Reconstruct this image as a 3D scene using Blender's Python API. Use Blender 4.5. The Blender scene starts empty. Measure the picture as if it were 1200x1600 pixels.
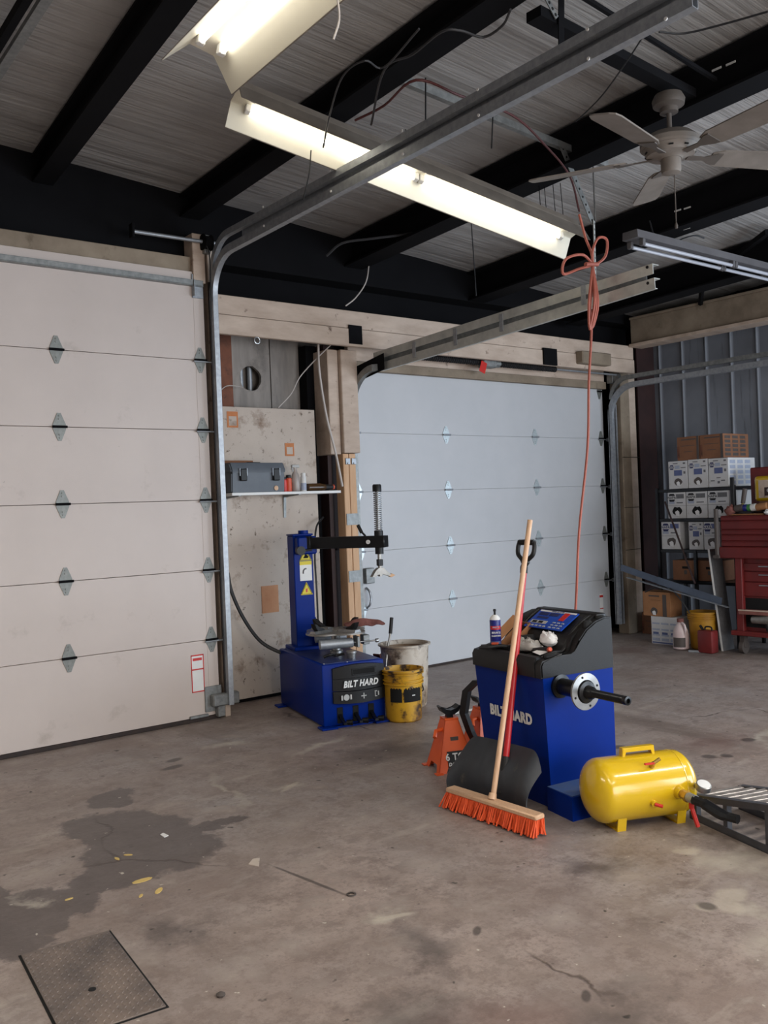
import bpy, bmesh, math, random
from mathutils import Vector, Matrix, noise
random.seed(7)
PI = math.pi
S = bpy.context.scene
COL = S.collection

# ---------------------------------------------------------------- camera
def axes(yaw, pitch, roll):
    fwd = Vector((math.sin(yaw)*math.cos(pitch), math.cos(yaw)*math.cos(pitch), math.sin(pitch)))
    right = Vector((math.cos(yaw), -math.sin(yaw), 0))
    up = right.cross(fwd)
    return right*math.cos(roll)+up*math.sin(roll), -right*math.sin(roll)+up*math.cos(roll), fwd
cam_data = bpy.data.cameras.new('camera')
cam = bpy.data.objects.new('camera', cam_data)
COL.objects.link(cam)
_r, _u, _f = axes(0.668322, -0.004677, -0.039761)
cam.matrix_world = Matrix(((_r.x, _u.x, -_f.x, 0), (_r.y, _u.y, -_f.y, 0), (_r.z, _u.z, -_f.z, 1.54), (0, 0, 0, 1)))
cam_data.sensor_fit = 'HORIZONTAL'
cam_data.sensor_width = 36
cam_data.lens = 1433.5/1200*36
cam_data.clip_start = 0.05
S.camera = cam

# ---------------------------------------------------------------- world, exposure, daylight through the openings
S.view_settings.view_transform = 'Standard'
S.view_settings.look = 'None'
S.view_settings.gamma = 1
S.view_settings.use_curve_mapping = False
S.view_settings.exposure = -0.04
w = bpy.data.worlds.new('world'); S.world = w; w.use_nodes = True
w.node_tree.nodes['Background'].inputs[0].default_value = (0.62, 0.78, 1.0, 1)
w.node_tree.nodes['Background'].inputs[1].default_value = 0.9

def area(name, loc, direction, sx, sy, power, col):
    l = bpy.data.lights.new(name, 'AREA'); l.shape = 'RECTANGLE'; l.size = sx; l.size_y = sy
    l.energy = power; l.color = col
    o = bpy.data.objects.new(name, l); COL.objects.link(o); o.location = loc
    o.rotation_euler = Vector(direction).to_track_quat('-Z', 'Y').to_euler()
    return o
# open overhead doors of the bays behind and to the right of the photographer
area('daylight_side_bay', (9.2, 0.1, 1.55), (-1, 0.12, -.08), 3.9, 2.7, 190, (0.74, 0.86, 1.0))
area('daylight_back_bay', (6.9, -3.95, 1.55), (0.0, 1, -.05), 4.2, 2.8, 330, (0.80, 0.90, 1.0))
area('daylight_back_bay', (2.2, -3.95, 1.55), (0.05, 1, -.08), 3.9, 2.7, 200, (1.0, 0.93, 0.87))
# ---------------------------------------------------------------- materials
def lin(c):
    return tuple(((v/255)/12.92 if v/255 <= 0.04045 else ((v/255+0.055)/1.055)**2.4) for v in c)+(1,)
class N:
    def __init__(s, name):
        s.m = bpy.data.materials.new(name); s.m.use_nodes = True; s.t = s.m.node_tree
        s.b = s.t.nodes['Principled BSDF']; s.co = s.t.nodes.new('ShaderNodeTexCoord')
    def n(s, typ, **kw):
        x = s.t.nodes.new('ShaderNode'+typ)
        for k, v in kw.items(): setattr(x, k, v)
        return x
    def l(s, a, b): s.t.links.new(a, b)
    def noise(s, scale, detail=4, rough=.6, vec=None, stretch=None, dist=0):
        x = s.n('TexNoise'); x.inputs['Scale'].default_value = scale; x.inputs['Detail'].default_value = detail
        x.inputs['Roughness'].default_value = rough; x.inputs['Distortion'].default_value = dist
        v = vec or s.co.outputs['Object']
        if stretch:
            mp = s.n('Mapping'); mp.inputs['Scale'].default_value = stretch; s.l(v, mp.inputs[0]); v = mp.outputs[0]
        s.l(v, x.inputs['Vector']); return x.outputs['Fac']
    def ramp(s, fac, lo, hi):
        x = s.n('MapRange'); x.inputs['From Min'].default_value = lo; x.inputs['From Max'].default_value = hi
        s.l(fac, x.inputs['Value']); return x.outputs['Result']
    def mix(s, fac, a, b):
        x = s.n('Mix', data_type='RGBA')
        if isinstance(fac, (int, float)): x.inputs[0].default_value = fac
        else: s.l(fac, x.inputs[0])
        for v, i in ((a, 6), (b, 7)):
            if isinstance(v, tuple): x.inputs[i].default_value = v
            else: s.l(v, x.inputs[i])
        return x.outputs[2]
    def math(s, op, a, b=None):
        x = s.n('Math', operation=op)
        for i, v in enumerate((a, b)):
            if v is None: continue
            if isinstance(v, (int, float)): x.inputs[i].default_value = v
            else: s.l(v, x.inputs[i])
        return x.outputs[0]
    def bump(s, h, strength, dist=.01):
        x = s.n('Bump'); x.inputs['Strength'].default_value = strength; x.inputs['Distance'].default_value = dist
        s.l(h, x.inputs['Height']); s.l(x.outputs[0], s.b.inputs['Normal'])
def M(name, c, c2=None, sc=6, r=.55, m=0, bump=0, bs=60, spots=None, stretch=None, coat=0, alpha=None, trans=0, emit=None):
    k = N(name); b = k.b
    col = lin(c)
    if c2 is None: c2 = tuple(v*.86 for v in c)
    out = k.mix(k.ramp(k.noise(sc, stretch=stretch), .3, .7), col, lin(c2))
    if spots:
        for (sc_, ssc, lo, hi) in spots:
            out = k.mix(k.ramp(k.noise(ssc, 6, .65), lo, hi), out, lin(sc_))
    k.l(out, b.inputs['Base Color'])
    b.inputs['Roughness'].default_value = r; b.inputs['Metallic'].default_value = m
    if coat: b.inputs['Coat Weight'].default_value = coat; b.inputs['Coat Roughness'].default_value = .08
    if bump: k.bump(k.noise(bs, 5), bump, .004)
    if trans: b.inputs['Transmission Weight'].default_value = trans
    if alpha is not None: b.inputs['Alpha'].default_value = alpha
    if emit:
        b.inputs['Emission Color'].default_value = lin(emit[0]); b.inputs['Emission Strength'].default_value = emit[1]
    return k.m
mt = {}
mt['door'] = M('door_cream', (202, 190, 183), (194, 182, 175), 1.5, .5, bump=.15, bs=180, spots=[((160, 148, 138), 3.2, .60, .85), ((120, 108, 100), 14, .69, .76)])
mt['door2'] = M('door_grey_white', (196, 197, 200), (189, 191, 194), 2.5, .45, bump=.15, bs=180, spots=[((150, 148, 145), 4, .68, .9)])
mt['galv'] = M('galvanised_steel', (172, 176, 180), (146, 150, 156), 30, .46, .6)
mt['galv_dull'] = M('dull_galvanised', (150, 152, 150), (120, 122, 122), 25, .5, .6)
mt['track_light'] = M('zinc_track', (205, 206, 200), (178, 180, 176), 12, .45, .35)
mt['dark_steel'] = M('dark_painted_steel', (14, 14, 17), (9, 9, 12), 4, .85)
mt['dark_steel'].node_tree.nodes['Principled BSDF'].inputs['Specular IOR Level'].default_value = .15
mt['dark_red_steel'] = M('oxide_red_steel', (62, 40, 38), (46, 30, 30), 5, .6)
mt['seal'] = M('rubber_seal', (42, 36, 36), (58, 45, 40), 20, .8)
mt['wood_white'] = M('whitewashed_timber', (202, 184, 168), (174, 154, 138), 3, .75, bump=.3, bs=40, spots=[((84, 60, 48), 9, .63, .75)], stretch=(1, 3, 3))
mt['wood_dirty'] = M('old_header_timber', (150, 136, 118), (120, 106, 90), 4, .8, bump=.3, spots=[((84, 70, 52), 5, .6, .8)])
mt['wood_warm'] = M('pine_stud', (212, 174, 138), (196, 154, 116), 5, .65, stretch=(6, 6, .6), spots=[((120, 74, 50), 16, .68, .74)])
mt['wood_pale'] = M('pale_handle_wood', (214, 178, 146), (198, 158, 124), 7, .5, stretch=(12, 12, 1))
mt['ply'] = M('painted_plywood', (200, 188, 176), (176, 162, 150), 1.4, .7, bump=.2, spots=[((128, 106, 88), 5, .56, .72), ((92, 76, 62), 15, .60, .68), ((70, 60, 52), 32, .66, .72)])
mt['panel_grey'] = M('grimy_panel', (160, 152, 144), (112, 106, 102), 2, .7, spots=[((70, 64, 60), 3, .55, .8)], stretch=(3, 3, .6))
mt['blue'] = M('machine_blue', (0, 39, 126), (0, 35, 116), 3, .38)
mt['blue'].node_tree.nodes['Principled BSDF'].inputs['Specular IOR Level'].default_value = .12
mt['blue_dusty'] = M('dusty_blue', (50, 84, 140), (84, 98, 124), 9, .6)
mt['top_dark'] = M('oily_blue_top', (44, 50, 72), (30, 50, 120), 5, .4)
mt['black'] = M('black_plastic', (24, 23, 24), (19, 19, 20), 8, .45, bump=.2, bs=300)
mt['black'].node_tree.nodes['Principled BSDF'].inputs['Specular IOR Level'].default_value = .35
mt['black_matte'] = M('matte_black', (22, 22, 24), (28, 28, 30), 8, .6)
mt['black_metal'] = M('black_steel', (26, 27, 30), (18, 18, 20), 8, .3, .3)
mt['hole'] = M('hole_black', (10, 9, 9), (8, 8, 8), 8, .9)
mt['chrome'] = M('machined_steel', (170, 170, 168), (146, 146, 146), 20, .3, .85)
mt['chrome_dusty'] = M('dusty_machined_steel', (158, 154, 148), (126, 122, 116), 14, .42, .6, spots=[((80, 66, 52), 16, .6, .8)])
mt['grey_print'] = M('silver_print', (178, 178, 176), (170, 170, 168), 9, .5)
mt['white'] = M('white_print', (228, 228, 226), (220, 220, 218), 9, .5)
mt['yellow_sign'] = M('warning_yellow', (222, 204, 40), (210, 190, 36), 9, .5)
mt['yellow_tank'] = M('glossy_yellow', (216, 178, 26), (212, 172, 22), 3, .22, coat=.6)
mt['yellow_bucket'] = M('dirty_yellow_plastic', (206, 158, 30), (180, 130, 26), 5, .5, spots=[((110, 74, 30), 4, .5, .62), ((58, 38, 18), 9, .54, .62)])
mt['yellow_far'] = M('faded_yellow_plastic', (190, 140, 26), (160, 110, 20), 6, .6)
mt['bin'] = M('dirty_white_plastic', (206, 198, 186), (176, 164, 150), 5, .55, spots=[((150, 132, 112), 4, .48, .62), ((84, 70, 58), 9, .54, .66)], stretch=(1, 1, .5))
mt['bin_in'] = M('stained_bin_inside', (150, 128, 106), (110, 90, 74), 6, .7)
mt['orange'] = M('jack_orange', (236, 98, 36), (220, 84, 30), 5, .42)
mt['orange_bristle'] = M('orange_bristle', (232, 90, 34), (196, 66, 22), 60, .7, stretch=(1, 1, .1))
mt['red_jack'] = M('worn_red', (120, 48, 38), (88, 40, 34), 8, .6)
mt['red'] = M('red_shaft', (186, 30, 36), (170, 26, 30), 5, .4)
mt['red_valve'] = M('red_valve_handle', (206, 40, 30), (190, 34, 26), 5, .4)
mt['red_chest'] = M('tool_chest_red', (118, 32, 30), (92, 26, 26), 4, .5, spots=[((70, 34, 30), 8, .6, .8)])
mt['shovel'] = M('scuffed_black_plastic', (56, 60, 66), (40, 42, 47), 6, .55, spots=[((104, 98, 84), 9, .62, .8)], stretch=(1, 1, .4))
mt['cardboard'] = M('cardboard', (170, 122, 82), (150, 104, 68), 5, .8)
mt['cardboard_dark'] = M('aged_cardboard', (140, 96, 68), (118, 80, 58), 5, .85)
mt['tape'] = M('dark_tape', (84, 76, 72), (74, 66, 62), 5, .6)
mt['carton'] = M('white_carton', (212, 212, 214), (196, 195, 192), 4, .7, spots=[((150, 138, 116), 8, .64, .84)])
mt['print_blue'] = M('blue_grey_print', (92, 104, 150), (84, 94, 136), 30, .6)
mt['print_grey'] = M('grey_print', (110, 110, 112), (96, 96, 98), 30, .6)
mt['print_pale'] = M('pale_print', (170, 178, 196), (158, 166, 186), 60, .6)
mt['navy'] = M('navy_print', (34, 40, 92), (30, 36, 84), 9, .6)
mt['torn'] = M('torn_paper', (236, 236, 236), (226, 226, 226), 12, .8)
mt['grey_box'] = M('grey_toolbox_plastic', (92, 98, 106), (82, 88, 96), 6, .5)
mt['clear'] = M('cloudy_plastic', (214, 204, 198), (206, 196, 190), 5, .3, trans=.55)
mt['clear_bag'] = M('clear_bag', (205, 203, 198), (170, 166, 160), 9, .22, alpha=.8, bump=.8, bs=60)
mt['label_blue'] = M('can_blue', (28, 40, 128), (22, 32, 110), 6, .35)
mt['brown_bottle'] = M('brown_bottle', (84, 58, 30), (60, 42, 24), 6, .25)
mt['rag'] = M('red_brown_rag', (134, 84, 76), (108, 66, 60), 16, .9, bump=.6, bs=50)
mt['tan_patch'] = M('tan_board_patch', (196, 148, 112), (178, 126, 92), 6, .8, spots=[((110, 70, 50), 14, .64, .8)])
mt['rust'] = M('rust_stain', (196, 128, 82), (180, 110, 66), 12, .8)
mt['brown_board'] = M('red_brown_board', (128, 78, 56), (96, 60, 46), 9, .8, spots=[((60, 40, 34), 14, .6, .75)])
mt['cable_grey'] = M('grey_cable', (46, 45, 47), (38, 38, 40), 9, .6)
mt['cable_white'] = M('white_cable', (196, 188, 182), (180, 172, 166), 9, .6)
mt['cable_black'] = M('black_cable', (20, 20, 22), (26, 26, 28), 9, .5)
mt['cord_orange'] = M('orange_cord', (172, 94, 76), (156, 82, 66), 9, .6)
mt['hose_red'] = M('dark_red_hose', (86, 34, 32), (70, 28, 28), 9, .6)
mt['fixture'] = M('enamel_reflector', (226, 222, 206), (218, 214, 198), 4, .4)
mt['fixture_back'] = M('dusty_fixture_back', (128, 120, 110), (108, 100, 92), 6, .6)
mt['fixture_off'] = M('grey_fixture', (96, 94, 96), (84, 82, 84), 6, .5)
mt['tube_off'] = M('unlit_tube', (176, 178, 186), (166, 168, 176), 6, .2)
mt['tube'] = M('lit_tube', (255, 250, 240), (255, 250, 240), 6, .3, emit=((255, 249, 238), 5))
mt['fan'] = M('dusty_fan', (132, 124, 116), (112, 104, 96), 6, .6)
mt['fan_dark'] = M('fan_motor', (96, 88, 82), (84, 78, 72), 6, .55)
mt['ramp'] = M('grey_ramp_paint', (74, 76, 84), (60, 62, 68), 8, .5)
mt['ramp_rung'] = M('worn_rung', (190, 184, 180), (130, 124, 122), 18, .4, .5)
mt['blue_metal'] = M('blue_grey_sheet', (98, 108, 124), (82, 90, 104), 5, .4, .5)
mt['orange_bit'] = M('orange_tip', (214, 92, 62), (200, 80, 52), 5, .5)
mt['brass'] = M('brass', (190, 156, 88), (170, 138, 76), 8, .35, .8)
mt['green'] = M('green_plastic', (60, 132, 70), (52, 118, 62), 8, .5)
mt['darkgreen'] = M('dark_green_print', (20, 66, 44), (18, 60, 40), 8, .5)
mt['leaf'] = M('dry_leaf', (214, 186, 118), (200, 170, 96), 20, .8)
mt['jug'] = M('pink_tinged_plastic', (206, 190, 188), (196, 170, 168), 6, .4)
mt['green_hinge'] = M('hinge_zinc', (136, 138, 134), (112, 114, 110), 30, .5, .35)
mt['washed'] = M('bright_zinc_hinge', (214, 224, 226), (190, 200, 204), 30, .35, .5)

def ceiling_mat():
    k = N('ceiling_vinyl'); v = k.co.outputs['Object']
    base = k.mix(k.ramp(k.noise(.8), .3, .7), lin((174, 172, 170)), lin((152, 150, 148)))
    base = k.mix(k.ramp(k.noise(1.2, 5, .6, stretch=(.35, 5, 1)), .52, .75), base, lin((136, 131, 128)))
    k.l(base, k.b.inputs['Base Color']); k.b.inputs['Roughness'].default_value = .45
    k.bump(k.noise(2.2, 6, .6, stretch=(.3, 9, 1)), .6, .03)
    return k.m
def floor_mat():
    k = N('garage_concrete'); v = k.co.outputs['Object']
    c = k.mix(k.ramp(k.noise(.55, 5, .6), .35, .65), lin((160, 144, 135)), lin((148, 141, 138)))
    c = k.mix(k.ramp(k.noise(2.1, 10, .74), .44, .68), c, lin((128, 113, 104)))
    c = k.mix(k.ramp(k.noise(.9, 6, .6), .5, .7), c, lin((130, 114, 106)))
    c = k.mix(k.ramp(k.noise(9, 10, .78), .48, .66), c, lin((108, 94, 88)))
    c = k.mix(k.ramp(k.noise(38, 6, .75), .5, .72), c, lin((122, 108, 101)))
    c = k.mix(k.ramp(k.noise(4.5, 9, .72), .54, .76), c, lin((176, 164, 154)))
    c = k.mix(k.ramp(k.noise(1.6, 9, .7, stretch=(.4, 1.6, 1)), .56, .72), c, lin((172, 161, 151)))
    c = k.mix(k.ramp(k.noise(1.1, 8, .6, stretch=(2.2, .35, 1)), .58, .75), c, lin((108, 95, 87)))
    wn = k.n('TexNoise'); wn.inputs['Scale'].default_value = 2.6; wn.inputs['Detail'].default_value = 7; wn.inputs['Roughness'].default_value = .62; k.l(v, wn.inputs['Vector'])
    ws1 = k.n('VectorMath', operation='SUBTRACT'); ws1.inputs[1].default_value = (.5, .5, .5); k.l(wn.outputs['Color'], ws1.inputs[0])
    ws2 = k.n('VectorMath', operation='SCALE'); ws2.inputs['Scale'].default_value = .55; k.l(ws1.outputs[0], ws2.inputs[0])
    ws3 = k.n('VectorMath', operation='ADD'); k.l(v, ws3.inputs[0]); k.l(ws2.outputs[0], ws3.inputs[1])
    sepw = k.n('SeparateXYZ'); k.l(ws3.outputs[0], sepw.inputs[0])
    sep0 = k.n('SeparateXYZ'); k.l(v, sep0.inputs[0]); sep = sepw
    nz = k.noise(3.2, 6, .6); nz2 = k.noise(9, 5, .6)
    def field(ells, amp=.45, soft=.09, sep=sepw):
        f = None
        for (cx, cy, rx, ry, rot) in ells:
            ct, st = math.cos(rot), math.sin(rot)
            dx = k.math('SUBTRACT', sep.outputs[0], cx); dy = k.math('SUBTRACT', sep.outputs[1], cy)
            a = k.math('DIVIDE', k.math('ADD', k.math('MULTIPLY', dx, ct), k.math('MULTIPLY', dy, st)), rx)
            b = k.math('DIVIDE', k.math('SUBTRACT', k.math('MULTIPLY', dy, ct), k.math('MULTIPLY', dx, st)), ry)
            d = k.math('SUBTRACT', 1, k.math('SQRT', k.math('ADD', k.math('MULTIPLY', a, a), k.math('MULTIPLY', b, b))))
            f = d if f is None else k.math('MAXIMUM', f, d)
        f = k.math('ADD', f, k.math('MULTIPLY', k.math('SUBTRACT', nz, .5), amp*2))
        f = k.math('ADD', f, k.math('MULTIPLY', k.math('SUBTRACT', nz2, .5), amp*.6))
        return k.ramp(f, 0, soft)
    wet = field(WET, .35, .12); c = k.mix(k.math('MULTIPLY', wet, .72), c, lin((62, 54, 52)))
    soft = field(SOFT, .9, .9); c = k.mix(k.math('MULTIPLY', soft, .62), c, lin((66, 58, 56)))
    pale = field(PALE, 1.1, .9); c = k.mix(k.math('MULTIPLY', pale, .65), c, lin((186, 178, 164)))
    patch = field(PATCH, .8, .35, sep0); c = k.mix(k.math('MULTIPLY', patch, .5), c, lin((188, 178, 162)))
    red = field(REDD, .9, .9); c = k.mix(k.math('MULTIPLY', red, .4), c, lin((96, 60, 52)))
    dots = field(DOTS, .4, .4, sep0); c = k.mix(k.math('MULTIPLY', dots, .7), c, lin((52, 46, 44)))
    # small dark spatter and pale specks
    c = k.mix(k.ramp(k.noise(17, 2, .5), .70, .76), c, lin((60, 54, 50)))
    c = k.mix(k.ramp(k.noise(26, 2, .5), .735, .76), c, lin((188, 180, 168)))
    # hairline cracks
    vo = k.n('TexVoronoi', feature='DISTANCE_TO_EDGE'); vo.inputs['Scale'].default_value = .42
    wv = k.n('VectorMath', operation='ADD'); nn = k.n('TexNoise'); nn.inputs['Scale'].default_value = 3; nn.inputs['Detail'].default_value = 6
    k.l(v, nn.inputs['Vector']); sc = k.n('VectorMath', operation='SCALE'); sc.inputs['Scale'].default_value = .35
    k.l(nn.outputs['Color'], sc.inputs[0]); k.l(v, wv.inputs[0]); k.l(sc.outputs[0], wv.inputs[1]); k.l(wv.outputs[0], vo.inputs['Vector'])
    crack = k.math('MULTIPLY', k.ramp(vo.outputs['Distance'], .006, .001), k.ramp(k.noise(.8, 2), .55, .62))
    c = k.mix(k.math('MULTIPLY', crack, .7), c, lin((60, 48, 42)))
    k.l(c, k.b.inputs['Base Color'])
    rr = k.n('MapRange'); rr.inputs['To Min'].default_value = .5; rr.inputs['To Max'].default_value = .4; k.l(wet, rr.inputs['Value'])
    k.l(rr.outputs[0], k.b.inputs['Roughness'])
    h = k.math('SUBTRACT', k.noise(12, 8, .7), k.math('MULTIPLY', crack, .6))
    k.bump(h, .35, .008)
    return k.m
def sidewall_mat():
    k = N('ribbed_sheet'); 
    c = k.mix(k.ramp(k.noise(.9, 4), .35, .65), lin((136, 141, 150)), lin((112, 116, 124)))
    c = k.mix(k.ramp(k.noise(5, 6, stretch=(1, 4, .3)), .6, .8), c, lin((80, 82, 88)))
    k.l(c, k.b.inputs['Base Color']); k.b.inputs['Roughness'].default_value = .5
    return k.m

# ---------------------------------------------------------------- mesh helpers
class B:
    def __init__(s): s.b = bmesh.new()
    def _add(s, vs, fs, mtx=None):
        v = [s.b.verts.new(mtx @ Vector(p) if mtx else p) for p in vs]
        out = []
        for f in fs:
            try: out.append(s.b.faces.new([v[i] for i in f]))
            except ValueError: pass
        return v, out
    def box(s, a, c, bev=0, mtx=None, seg=1):
        x0, y0, z0 = a; x1, y1, z1 = c
        vs = [(x0,y0,z0),(x1,y0,z0),(x1,y1,z0),(x0,y1,z0),(x0,y0,z1),(x1,y0,z1),(x1,y1,z1),(x0,y1,z1)]
        v, f = s._add(vs, [(0,3,2,1),(4,5,6,7),(0,1,5,4),(1,2,6,5),(2,3,7,6),(3,0,4,7)], mtx)
        if bev:
            es = set(e for q in f for e in q.edges)
            bmesh.ops.bevel(s.b, geom=list(es), offset=bev, segments=seg, affect='EDGES', profile=.5)
        return s
    def prism(s, pts, axis, a, c, mtx=None, bev=0):
        """closed 2D outline extruded from a to c along axis; 2D coords are the other two axes in x,y,z order"""
        def P(u, v, t):
            return {'x': (t, u, v), 'y': (u, t, v), 'z': (u, v, t)}[axis]
        n = len(pts)
        vs = [P(u, v, a) for u, v in pts]+[P(u, v, c) for u, v in pts]
        fs = [tuple(range(n)), tuple(range(2*n-1, n-1, -1))]+[(i, n+i, n+(i+1) % n, (i+1) % n) for i in range(n)]
        v, f = s._add(vs, fs, mtx)
        if bev:
            es = set(e for q in f[:2] for e in q.edges)
            bmesh.ops.bevel(s.b, geom=list(es), offset=bev, segments=2, affect='EDGES')
        return s
    def cyl(s, p0, p1, r0, r1=None, n=16, cap=True):
        r1 = r0 if r1 is None else r1
        p0, p1 = Vector(p0), Vector(p1); d = (p1-p0).normalized()
        q = d.to_track_quat('Z', 'Y'); vs = []
        for p, r in ((p0, r0), (p1, r1)):
            for i in range(n):
                a = 2*PI*i/n; vs.append(p+q @ Vector((r*math.cos(a), r*math.sin(a), 0)))
        fs = [(i, (i+1) % n, n+(i+1) % n, n+i) for i in range(n)]
        if cap: fs += [tuple(range(n-1, -1, -1)), tuple(range(n, 2*n))]
        s._add(vs, fs); return s
    def lathe(s, prof, c=(0, 0, 0), n=24, axis=(0, 0, 1), cap0=True, cap1=True):
        q = Vector(axis).to_track_quat('Z', 'Y'); c = Vector(c); vs = []
        for r, z in prof:
            for i in range(n):
                a = 2*PI*i/n; vs.append(c+q @ Vector((r*math.cos(a), r*math.sin(a), z)))
        m = len(prof); fs = []
        for j in range(m-1):
            fs += [(j*n+i, j*n+(i+1) % n, (j+1)*n+(i+1) % n, (j+1)*n+i) for i in range(n)]
        if cap0: fs.append(tuple(range(n-1, -1, -1)))
        if cap1: fs.append(tuple(range((m-1)*n, m*n)))
        s._add(vs, fs); return s
    def tube(s, pts, r, n=8, closed=False, cap=True):
        pts = [Vector(p) for p in pts]; m = len(pts); vs = []; prev = None
        rs = r if isinstance(r, (list, tuple)) else [r]*m
        for i, p in enumerate(pts):
            a = pts[(i-1) % m] if (i > 0 or closed) else p; c = pts[(i+1) % m] if (i < m-1 or closed) else p
            t = (c-a).normalized()
            if prev is None: u = t.orthogonal().normalized()
            else: u = (prev-t*prev.dot(t)).normalized()
            prev = u; v = t.cross(u)
            for k in range(n):
                an = 2*PI*k/n; vs.append(p+(u*math.cos(an)+v*math.sin(an))*rs[i])
        rng = range(m) if closed else range(m-1); fs = []
        for j in rng:
            j2 = (j+1) % m
            fs += [(j*n+i, j*n+(i+1) % n, j2*n+(i+1) % n, j2*n+i) for i in range(n)]
        if not closed and cap: fs += [tuple(range(n-1, -1, -1)), tuple(range((m-1)*n, m*n))]
        s._add(vs, fs); return s
    def sweep(s, prof, path):
        """closed profile (a sideways X, b outwards) swept on a path in the YZ plane [(x,y,z)]"""
        path = [Vector(p) for p in path]; vs = []; m = len(path); n = len(prof)
        for i, p in enumerate(path):
            a = path[max(i-1, 0)]; c = path[min(i+1, m-1)]; t = (c-a).normalized()
            nn = Vector((1, 0, 0)).cross(t).normalized()
            for (pa, pb) in prof: vs.append(p+Vector((1, 0, 0))*pa+nn*pb)
        fs = []
        for j in range(m-1): fs += [(j*n+i, j*n+(i+1) % n, (j+1)*n+(i+1) % n, (j+1)*n+i) for i in range(n)]
        fs += [tuple(range(n-1, -1, -1)), tuple(range((m-1)*n, m*n))]
        s._add(vs, fs); return s
    def quad(s, a, b_, c, d): s._add([a, b_, c, d], [(0, 1, 2, 3)]); return s
    def sheet(s, f, nu, nv, th):
        """thick sheet: f(u,v)->(x,y,z), thickness th along its normal"""
        vs = []; P = [[Vector(f(i/nu, j/nv)) for j in range(nv+1)] for i in range(nu+1)]
        Nn = [[None]*(nv+1) for _ in range(nu+1)]
        for i in range(nu+1):
            for j in range(nv+1):
                du = P[min(i+1, nu)][j]-P[max(i-1, 0)][j]; dv = P[i][min(j+1, nv)]-P[i][max(j-1, 0)]
                q = du.cross(dv); Nn[i][j] = q.normalized() if q.length > 1e-12 else Vector((0, 0, 1))
        idx = lambda i, j, k: k*(nu+1)*(nv+1)+i*(nv+1)+j
        for k in range(2):
            for i in range(nu+1):
                for j in range(nv+1): vs.append(P[i][j]+Nn[i][j]*th*k)
        fs = []
        for i in range(nu):
            for j in range(nv):
                fs.append((idx(i,j,0), idx(i,j+1,0), idx(i+1,j+1,0), idx(i+1,j,0)))
                fs.append((idx(i,j,1), idx(i+1,j,1), idx(i+1,j+1,1), idx(i,j+1,1)))
        for i in range(nu):
            fs.append((idx(i,0,0), idx(i+1,0,0), idx(i+1,0,1), idx(i,0,1)))
            fs.append((idx(i,nv,0), idx(i,nv,1), idx(i+1,nv,1), idx(i+1,nv,0)))
        for j in range(nv):
            fs.append((idx(0,j,0), idx(0,j,1), idx(0,j+1,1), idx(0,j+1,0)))
            fs.append((idx(nu,j,0), idx(nu,j+1,0), idx(nu,j+1,1), idx(nu,j,1)))
        s._add(vs, fs); return s
def smooth(path, k=6):
    """Catmull-Rom through points"""
    p = [Vector(q) for q in path]; p = [p[0]*2-p[1]]+p+[p[-1]*2-p[-2]]; out = []
    for i in range(1, len(p)-2):
        for t in range(k):
            t /= k; a, b, c, d = p[i-1], p[i], p[i+1], p[i+2]
            out.append(.5*((2*b)+(-a+c)*t+(2*a-5*b+4*c-d)*t*t+(-a+3*b-3*c+d)*t**3))
    out.append(p[-2]); return out
def mk(name, b, m, parent=None, sm=True, loc=None, rot=None):
    me = bpy.data.meshes.new(name)
    if isinstance(b, B):
        bmesh.ops.recalc_face_normals(b.b, faces=b.b.faces); b.b.to_mesh(me); b.b.free()
        if sm:
            me.polygons.foreach_set('use_smooth', [True]*len(me.polygons)); me.set_sharp_from_angle(angle=math.radians(38))
    else: me = b
    if not me.materials: me.materials.append(mt[m] if isinstance(m, str) else m)
    o = bpy.data.objects.new(name, me); COL.objects.link(o)
    if parent: o.parent = parent
    if loc: o.location = loc
    if rot: o.rotation_euler = rot
    return o
def tag(o, label, cat, group=None, kind=None):
    o['label'] = label; o['category'] = cat
    if group: o['group'] = group
    if kind: o['kind'] = kind
    return o
def thing(name, label, cat, loc=(0, 0, 0), rz=0, group=None):
    o = bpy.data.objects.new(name, None); COL.objects.link(o); o.empty_display_size = .05
    o.location = loc; o.rotation_euler = (0, 0, rz)
    return tag(o, label, cat, group)
def struct(name, b, m, parent=None, sm=False):
    o = mk(name, b, m, parent, sm)
    if not parent: o['kind'] = 'structure'
    return o
def inst(src, parent, loc=None, rot=None, name=None):
    o = src.copy(); COL.objects.link(o); o.parent = parent
    if loc is not None: o.location = loc
    if rot is not None: o.rotation_euler = rot
    return o
def text(name, body, size, m, parent, mtx, ext=.0008, shear=0, bold=.0, sx=1, align='CENTER'):
    """flat lettering: mtx maps text plane (x right, y up) into the parent's space"""
    c = bpy.data.curves.new(name, 'FONT'); c.body = body; c.size = size; c.extrude = ext; c.shear = shear
    c.offset = bold; c.space_character = 1.1; c.align_x = align; c.align_y = 'CENTER'; c.resolution_u = 3
    t = bpy.data.objects.new(name, c); COL.objects.link(t)
    dg = bpy.context.evaluated_depsgraph_get()
    me = bpy.data.meshes.new_from_object(t.evaluated_get(dg)); bpy.data.objects.remove(t); bpy.data.curves.remove(c)
    me.transform(mtx @ Matrix.Diagonal((sx, 1, 1, 1))); me.name = name
    me.materials.clear(); me.materials.append(mt[m])
    o = bpy.data.objects.new(name, me); COL.objects.link(o); o.parent = parent
    return o
def frame(origin, right, up):
    r = Vector(right).normalized(); u = Vector(up).normalized(); n = r.cross(u)
    o = Vector(origin)
    return Matrix(((r.x, u.x, n.x, o.x), (r.y, u.y, n.y, o.y), (r.z, u.z, n.z, o.z), (0, 0, 0, 1)))
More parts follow.
